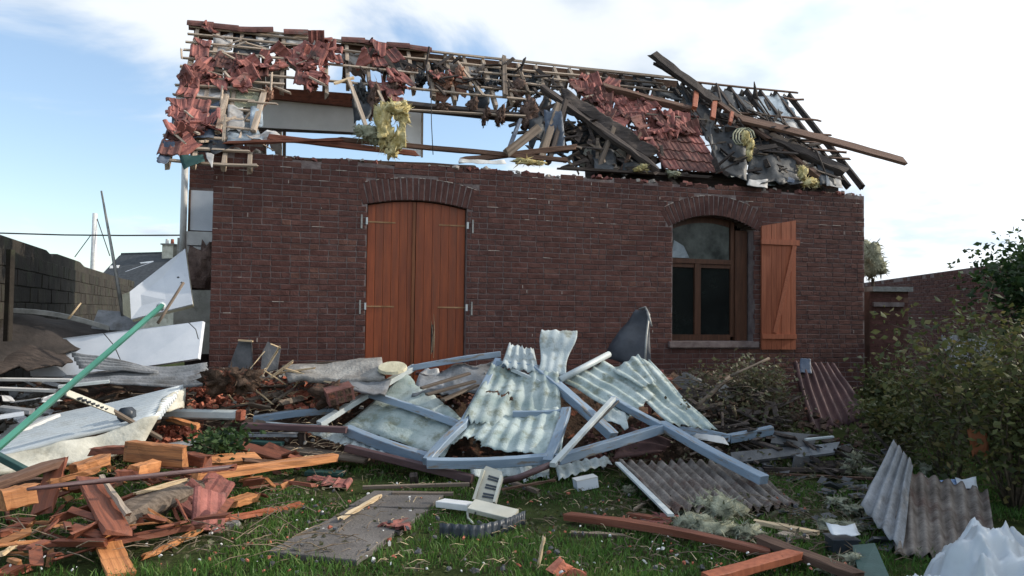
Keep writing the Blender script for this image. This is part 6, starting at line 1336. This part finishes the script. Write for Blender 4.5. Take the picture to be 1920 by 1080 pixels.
hump('plastic_sheet', 2.66, 4.0, .42, .42, .50, 3, 'crumpled white plastic sheeting heaped in the bottom right corner')
hump('plastic_sheet', 3.05, 4.15, .26, .3, .34, 5, 'smaller fold of white plastic at the right edge')
hump('plastic_sheet', 2.18, 3.95, .25, .2, .22, 7, 'low fold of white plastic left of the big heap')
# blue-green flat pieces under orange beam
bb('green_scrap', (470, 828), (530, 832), .10, .03, 'dgreen', 'dark green scrap under the brown rail', 'scrap', l=.12); bb('green_scrap', (575, 886), (645, 888), .12, .04, 'dgreen', 'dark green tray piece on the grass below the orange beam', 'scrap', l=.03)
bb('grey_strip_board', (430, 815), (560, 815), .14, .03, 'fibre_grey', 'grey strip board below the left brown rail', 'board', l=.10); bb('dark_board', (530, 840), (690, 862), .25, .03, 'grey_wood', 'dark board on the ground under the left frame', 'board', l=.02)
chunk('dark_stone', G(432, 985, .02), (.09, .06, .03), M['conc'], 90, label='flat dark stone on the reddish lath', cat='stone', rot=(0, 0, .2)); 
FRL = ['white fragment below the log nearest the red tiles', 'white fragment just under the one nearest the red tiles', 'white chip lying left of the faded pink plank', 'larger white chip beside the faded pink plank', 'white chip at the left edge of the far paving slab', 'white chip right of that far paving chip', 'white chip on the near edge of the paving', 'white chip on the right half of the near slab', 'white chip at the far left corner of the paving', 'white chip by the orange and red board end', 'white chip just below the log on the left', 'white chip low at the left among the twigs']
pw = [(405, 992), (395, 1000), (1235, 1030), (1268, 1040), (575, 992), (605, 992), (700, 1048), (730, 1018), (690, 925), (275, 1020), (300, 1042), (100, 1050), (96, 1040), (985, 1030), (1010, 938), (1024, 948), (1130, 930), (1190, 1010), (1550, 950), (560, 910), (1460, 905), (830, 1000)]
for i, (x, y) in enumerate(pw[:12]):
    me_seed = random.Random(300 + i); V, F = chunk_geo(.022 * me_seed.uniform(.6, 1.4), .014, .006, me_seed, 5)
    o = link('white_fragment', mesh('white_fragment', V, F, M['white2']), Matrix.Translation(G(x, y, .035)) @ Euler((me_seed.gauss(0, .4), me_seed.gauss(0, .4), me_seed.uniform(0, 6))).to_matrix().to_4x4()); tag(o, FRL[i], 'fragment', 'white fragments on the lawn')

# ================================================================== LAWN AND LITTER
rs = np.random.RandomState(4)
def blades(n, xr, yr, hmin, hmax, seed, dens=True):
    rs = np.random.RandomState(seed); y = yr[0] + (yr[1] - yr[0]) * rs.rand(n) ** 1.25; x = (rs.rand(n) * 2 - 1) * (.74 * y + .25)
    keep = np.array([nz((a, b, 0), 1.1) + .5 * nz((a, b, 5), 3.1) + rs.uniform(-.22, .3) > -.07 for a, b in zip(x, y)])
    pb = [(L0.x, L0.y), (Rr0.x, Rr0.y), (Rr1.x, Rr1.y), (L1.x, L1.y)]
    keep &= np.array([not inpoly(a, b, pb) for a, b in zip(x, y)]); x, y = x[keep], y[keep]; n = len(x)
    z = np.array([gz(a, b) for a, b in zip(x, y)]); p = np.stack([x, y, z], 1)
    pt = np.array([nz((a, b, 9), .9) for a, b in zip(x, y)])
    h = rs.uniform(hmin, hmax, n) * (1 + .6 * pt); an = rs.uniform(0, 6.28, n); w = rs.uniform(.0025, .006, n); ln = rs.normal(0, .45, (n, 2)) * h[:, None]
    s = np.stack([np.cos(an) * w, np.sin(an) * w, 0 * w], 1); mid = p + np.stack([ln[:, 0] * .35, ln[:, 1] * .35, h * .6], 1); tip = p + np.stack([ln[:, 0], ln[:, 1], h], 1)
    V = np.stack([p - s, p + s, mid + s * .7, mid - s * .7, tip], 1).reshape(-1, 3); i5 = np.arange(n)[:, None] * 5
    F = np.concatenate([i5 + [0, 1, 2], i5 + [0, 2, 3], i5 + [3, 2, 4]]); tn = np.clip(.35 + .5 * pt + rs.uniform(-.3, .4, n), 0, 1)
    return V, F, np.concatenate([tn] * 3)
V, F, tn = blades(95000, (-4, 4), (3.6, 9.5), .025, .065, 1)
o = npmesh('lawn_grass', V, F, M['grass'], tn, None, 'stuff'); tag(o, 'short dark green lawn littered with debris', 'grass')
V, F, idx, rs_ = leaves_geo([V3((x, y, gz(x, y) + .015)) for x, y in zip(rs.uniform(-4.2, 4.4, 700), rs.uniform(4.2, 8.6, 700))], 5200, (.07, .07, .012), .022, random.Random(9), 0)
tag(npmesh('clover_leaves', V, F, M['leaf'], rs_.uniform(0, 1, len(F)), None, 'stuff'), 'low clover and weed leaves in the lawn', 'weeds')
V, F, idx, rs_ = leaves_geo([H(x, y, .02) for x, y in [(R.uniform(0, 640), R.uniform(840, 1050)) for _ in range(160)] + [(R.uniform(1150, 1750), R.uniform(800, 1010)) for _ in range(260)]], 5200, (.10, .10, .03), .035, random.Random(10), 0)
tag(npmesh('dead_leaves', V, F, M['leaf_dry'], rs_.uniform(0, 1, len(F)), None, 'stuff'), 'torn leaves and litter among the debris', 'leaf litter')
def twigs(name, n, fn, m, lr, label, seed, r=.004):
    rr = random.Random(seed); mb = MB()
    for _ in range(n):
        p = fn(rr); an = rr.uniform(0, 6.28); L = rr.uniform(*lr); d = V3((math.cos(an), math.sin(an), rr.uniform(-.1, .35))) * L
        mb.add(*tube_geo([p, p + d * .5 + V3((rr.uniform(-.02, .02), rr.uniform(-.02, .02), .015)), p + d], [r, r * .8, r * .3], 4))
    tag(mb.obj(name, m), label, 'twigs', kind='stuff')
twigs('twig_litter', 260, lambda r: H(r.uniform(0, 650), r.uniform(830, 1040), .05 + .2 * (r.random() if r.random() < .5 else 0)), M['twig'], (.08, .35), 'thin twigs strewn over the timber heap', 1)
twigs('twig_litter', 300, lambda r: H(r.uniform(1150, 1700), r.uniform(820, 1050), .04), M['twig'], (.06, .3), 'thin twigs strewn over the right of the lawn', 2)
twigs('straw_litter', 160, lambda r: H(r.uniform(380, 640), r.uniform(700, 860), .03), M['split_wood'], (.05, .25), 'pale splinters strewn over the red rubble', 3)
twigs('straw_litter', 130, lambda r: G(r.uniform(700, 1500), r.uniform(900, 1070), .03), M['split_wood'], (.03, .12), 'pale splinters scattered on the lawn', 4, .003)
scatter_chunks('lawn_crumbs', 120, [(380, 900), (1500, 890), (1600, 1070), (260, 1075)], (.006, .02), M['terra'], 'small red crumbs scattered on the lawn', 12, .12)
scatter_chunks('lawn_crumbs', 80, [(0, 980), (560, 900), (1500, 900), (1600, 1075), (0, 1075)], (.005, .016), M['white2'], 'small pale crumbs scattered on the lawn', 13, .12)

# broken timber scraps filling the heap
def scraps(name, n, fn, m, lr, wr, label, seed):
    rr = random.Random(seed); mb = MB()
    for _ in range(n):
        p = fn(rr); L = rr.uniform(*lr); V, F = beam_geo(L, rr.uniform(*wr), rr.uniform(.008, .025), 2, .003, .03, rnd=rr)
        m4 = Matrix.Translation(p) @ Euler((rr.gauss(0, .6), rr.gauss(0, .25), rr.gauss(.1, .9) + (math.pi if rr.random() < .5 else 0))).to_matrix().to_4x4(); mb.add([m4 @ v for v in V], F)
    tag(mb.obj(name, m), label, 'wood scraps', kind='stuff')
LH = [(0, 850), (300, 845), (600, 850), (560, 900), (420, 960), (230, 1020), (0, 1060)]
def inreg(pl, l0, l1):
    def f(r):
        while True:
            x, y = r.uniform(0, 1920), r.uniform(640, 1080)
            if inpoly(x, y, pl): return H(x, y, r.uniform(l0, l1))
    return f
scraps('wood_scraps', 90, inreg(LH, .02, .22), M['red_wood'], (.08, .35), (.02, .07), 'broken red stained wood scraps within the timber heap', 1)
scraps('wood_scraps', 45, inreg(LH, .02, .2), M['orange_wood'], (.06, .25), (.02, .06), 'bright broken wood scraps within the timber heap', 2)
scraps('wood_scraps', 90, inreg([(0, 720), (400, 700), (760, 700), (700, 780), (400, 800), (0, 800)], -.05, .05), M['grey_wood'], (.08, .4), (.02, .08), 'grey broken wood scraps at the foot of the wall', 3)
scraps('wood_scraps', 110, inreg([(1230, 720), (1460, 730), (1490, 820), (1700, 830), (1700, 900), (1300, 850)], .0, .05), M['dark_wood'], (.08, .45), (.02, .08), 'dark broken wood scraps below the window', 4)
scraps('slate_scraps', 60, inreg([(1400, 830), (1700, 850), (1700, 1040), (1450, 960)], .0, .03), M['slate_piece'], (.06, .2), (.04, .12), 'grey slate scraps on the right of the lawn', 5)
scraps('foil_scraps', 30, inreg([(0, 720), (130, 720), (90, 810), (0, 820)], .0, .1), M['white'], (.08, .3), (.03, .1), 'whitish board scraps at the far left', 6)

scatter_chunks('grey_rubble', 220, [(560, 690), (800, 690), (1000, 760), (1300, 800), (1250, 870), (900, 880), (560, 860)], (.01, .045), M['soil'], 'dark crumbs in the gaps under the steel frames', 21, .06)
scatter_chunks('plaster_rubble', 110, [(380, 700), (1000, 700), (1300, 780), (1200, 880), (500, 870)], (.01, .04), M['conc'], 'plaster crumbs scattered over the debris slope', 22, .1)
twigs('twig_litter', 260, lambda r: P(r.uniform(1270, 1480), r.uniform(700, 850), r.uniform(8.2, 9.4)), M['bark'], (.12, .45), 'tangle of thin torn twigs below the window', 7, .006)
V, F, idx, rs_ = leaves_geo([P(R.uniform(1290, 1475), R.uniform(690, 860), R.uniform(8.0, 9.3)) for _ in range(160)], 2200, (.10, .08, .06), .04, random.Random(12), 0)
tag(npmesh('torn_leaves', V, F, M['leaf_dry'], rs_.uniform(0, .75, len(F)), None, 'stuff'), 'withered leaves tangled with the debris below the window', 'leaf litter')
V, F, idx, rs_ = leaves_geo([H(R.uniform(380, 1600), R.uniform(880, 1075), .01) for _ in range(380)], 3600, (.08, .08, .008), .03, random.Random(13), 0)
tag(npmesh('brown_leaves', V, F, M['leaf_dry'], rs_.uniform(0, .9, len(F)), None, 'stuff'), 'brown leaves trodden into the lawn', 'leaf litter')

def roof_fn(pl, o0, o1):
    def f(r):
        while True:
            x, y = r.uniform(300, 1600), r.uniform(40, 350)
            if inpoly(x, y, pl): return R3(x, y, r.uniform(o0, o1))
    return f
PLL = [(640, 95), (1050, 135), (1040, 175), (640, 150)]; PLR = [(1290, 185), (1435, 195), (1560, 330), (1340, 330)]; PLC = [(1045, 215), (1230, 300), (1320, 335), (1050, 318)]; PLA = [(345, 60), (640, 85), (610, 150), (480, 175), (470, 270), (310, 290)]
def roof_scraps(name, n, pl, m, lr, wr, label, seed, o=(.0, .12)):
    rr = random.Random(seed); mb = MB(); fn = roof_fn(pl, *o); B3 = Matrix(((U.x, SS.x, NR.x), (U.y, SS.y, NR.y), (U.z, SS.z, NR.z)))
    for _ in range(n):
        p = fn(rr); L = rr.uniform(*lr); V, F = beam_geo(L, rr.uniform(*wr), rr.uniform(.008, .03), 2, .003, .03, rnd=rr)
        m4 = (B3 @ Euler((rr.gauss(0, .5), rr.gauss(0, .35), rr.choice((0, 1.57, -1.0, rr.uniform(0, 3))) + rr.gauss(0, .25))).to_matrix()).to_4x4(); m4.translation = p; mb.add([m4 @ v for v in V], F)
    tag(mb.obj(name, m), label, 'wood scraps', kind='stuff')
roof_scraps('roof_scraps', 60, PLL, M['dark_wood'], (.1, .4), (.02, .07), 'dark broken wood caught in the battens of the upper roof', 1)
roof_scraps('roof_scraps', 110, PLR, M['dark_wood'], (.12, .6), (.02, .09), 'dark broken laths heaped on the right roof end', 2)
roof_scraps('roof_scraps', 16, PLR, M['grey_wood'], (.1, .5), (.02, .05), 'grey splintered laths heaped on the right roof end', 3)
roof_scraps('roof_scraps', 90, PLC, M['dark_wood'], (.12, .6), (.02, .10), 'dark broken timber filling the collapsed hollow of the roof', 4, (-.4, -.05))
roof_scraps('roof_scraps', 45, PLC, M['grey_wood'], (.12, .5), (.02, .06), 'grey broken timber in the collapsed hollow of the roof', 5, (-.4, .0))
roof_scraps('roof_scraps', 40, PLA, M['pale_wood'], (.08, .35), (.015, .04), 'pale splintered laths among the left roof tiles', 6)
roof_scraps('roof_scraps', 40, [(940, 175), (1040, 180), (1060, 300), (960, 285)], M['dark_wood'], (.1, .5), (.02, .06), 'dark splinters at the right of the roof opening', 7, (-.3, .0))
for i, (pts4, mm) in enumerate((([(1345, 300), (1420, 320), (1400, 262), (1345, 245)], 'foil'), ([(1500, 335), (1570, 345), (1540, 300), (1490, 290)], 'foil'), ([(1425, 245), (1475, 262), (1455, 225), (1420, 218)], 'felt_dark'), ([(1355, 240), (1400, 250), (1385, 215), (1350, 208)], 'felt_dark'), ([(1470, 215), (1505, 235), (1470, 180), (1445, 178)], 'foil'), ([(1115, 325), (1160, 328), (1150, 280), (1110, 275)], 'felt_dark'), ([(1165, 328), (1235, 332), (1225, 300), (1170, 290)], 'felt_dark'))):
    o = crumple('underlay_sheet', [R3(*p, -.08) for p in pts4], M[mm], None, None, bend=.09, rag=.14, seed=190 + i, bs=4)
    m4 = wmat[o.name]; o.parent = house; o.matrix_basis = Matrix.Translation(-house.location) @ m4
for i, (a, b, lb) in enumerate((((716, 222), (700, 262), 'yellow wool strip hanging on the left of the curl'), ((752, 228), (760, 282), 'yellow wool strip hanging on the right of the curl'))):
    crumple('yellow_insulation', [HP(a[0] - 9, b[1], .12), HP(a[0] + 9, b[1], .14), HP(a[0] + 8, a[1], .10), HP(a[0] - 8, a[1], .10)], M['insul_y'], lb, 'glass wool', bend=.08, rag=.2, seed=200 + i, bs=7, th=.02)

b = P(1636, 560, 13.5); cs = bpy.data.objects['dead_climber']; 
V, F = tube_geo([V3((b.x, 13.5, 0)), V3((b.x + .05, 13.5, 1.2)), V3((b.x - .02, 13.45, 2.3))], [.06, .05, .03], 6)
o = worldmesh('stem', V, F, M['bark'], None, True); m4 = wmat[o.name]; o.parent = cs; o.matrix_basis = wmat[cs.name].inverted() @ m4
twigs('straw_litter', 240, lambda r: H(r.uniform(380, 1650), r.uniform(870, 1075), .03), M['twig'], (.04, .18), 'thin brown twigs trodden into the lawn', 14, .003)
scatter_chunks('slate_crumbs', 160, [(560, 880), (1700, 860), (1600, 1070), (420, 1075)], (.008, .028), M['slate_piece'], 'small grey crumbs scattered on the lawn', 31, .12)
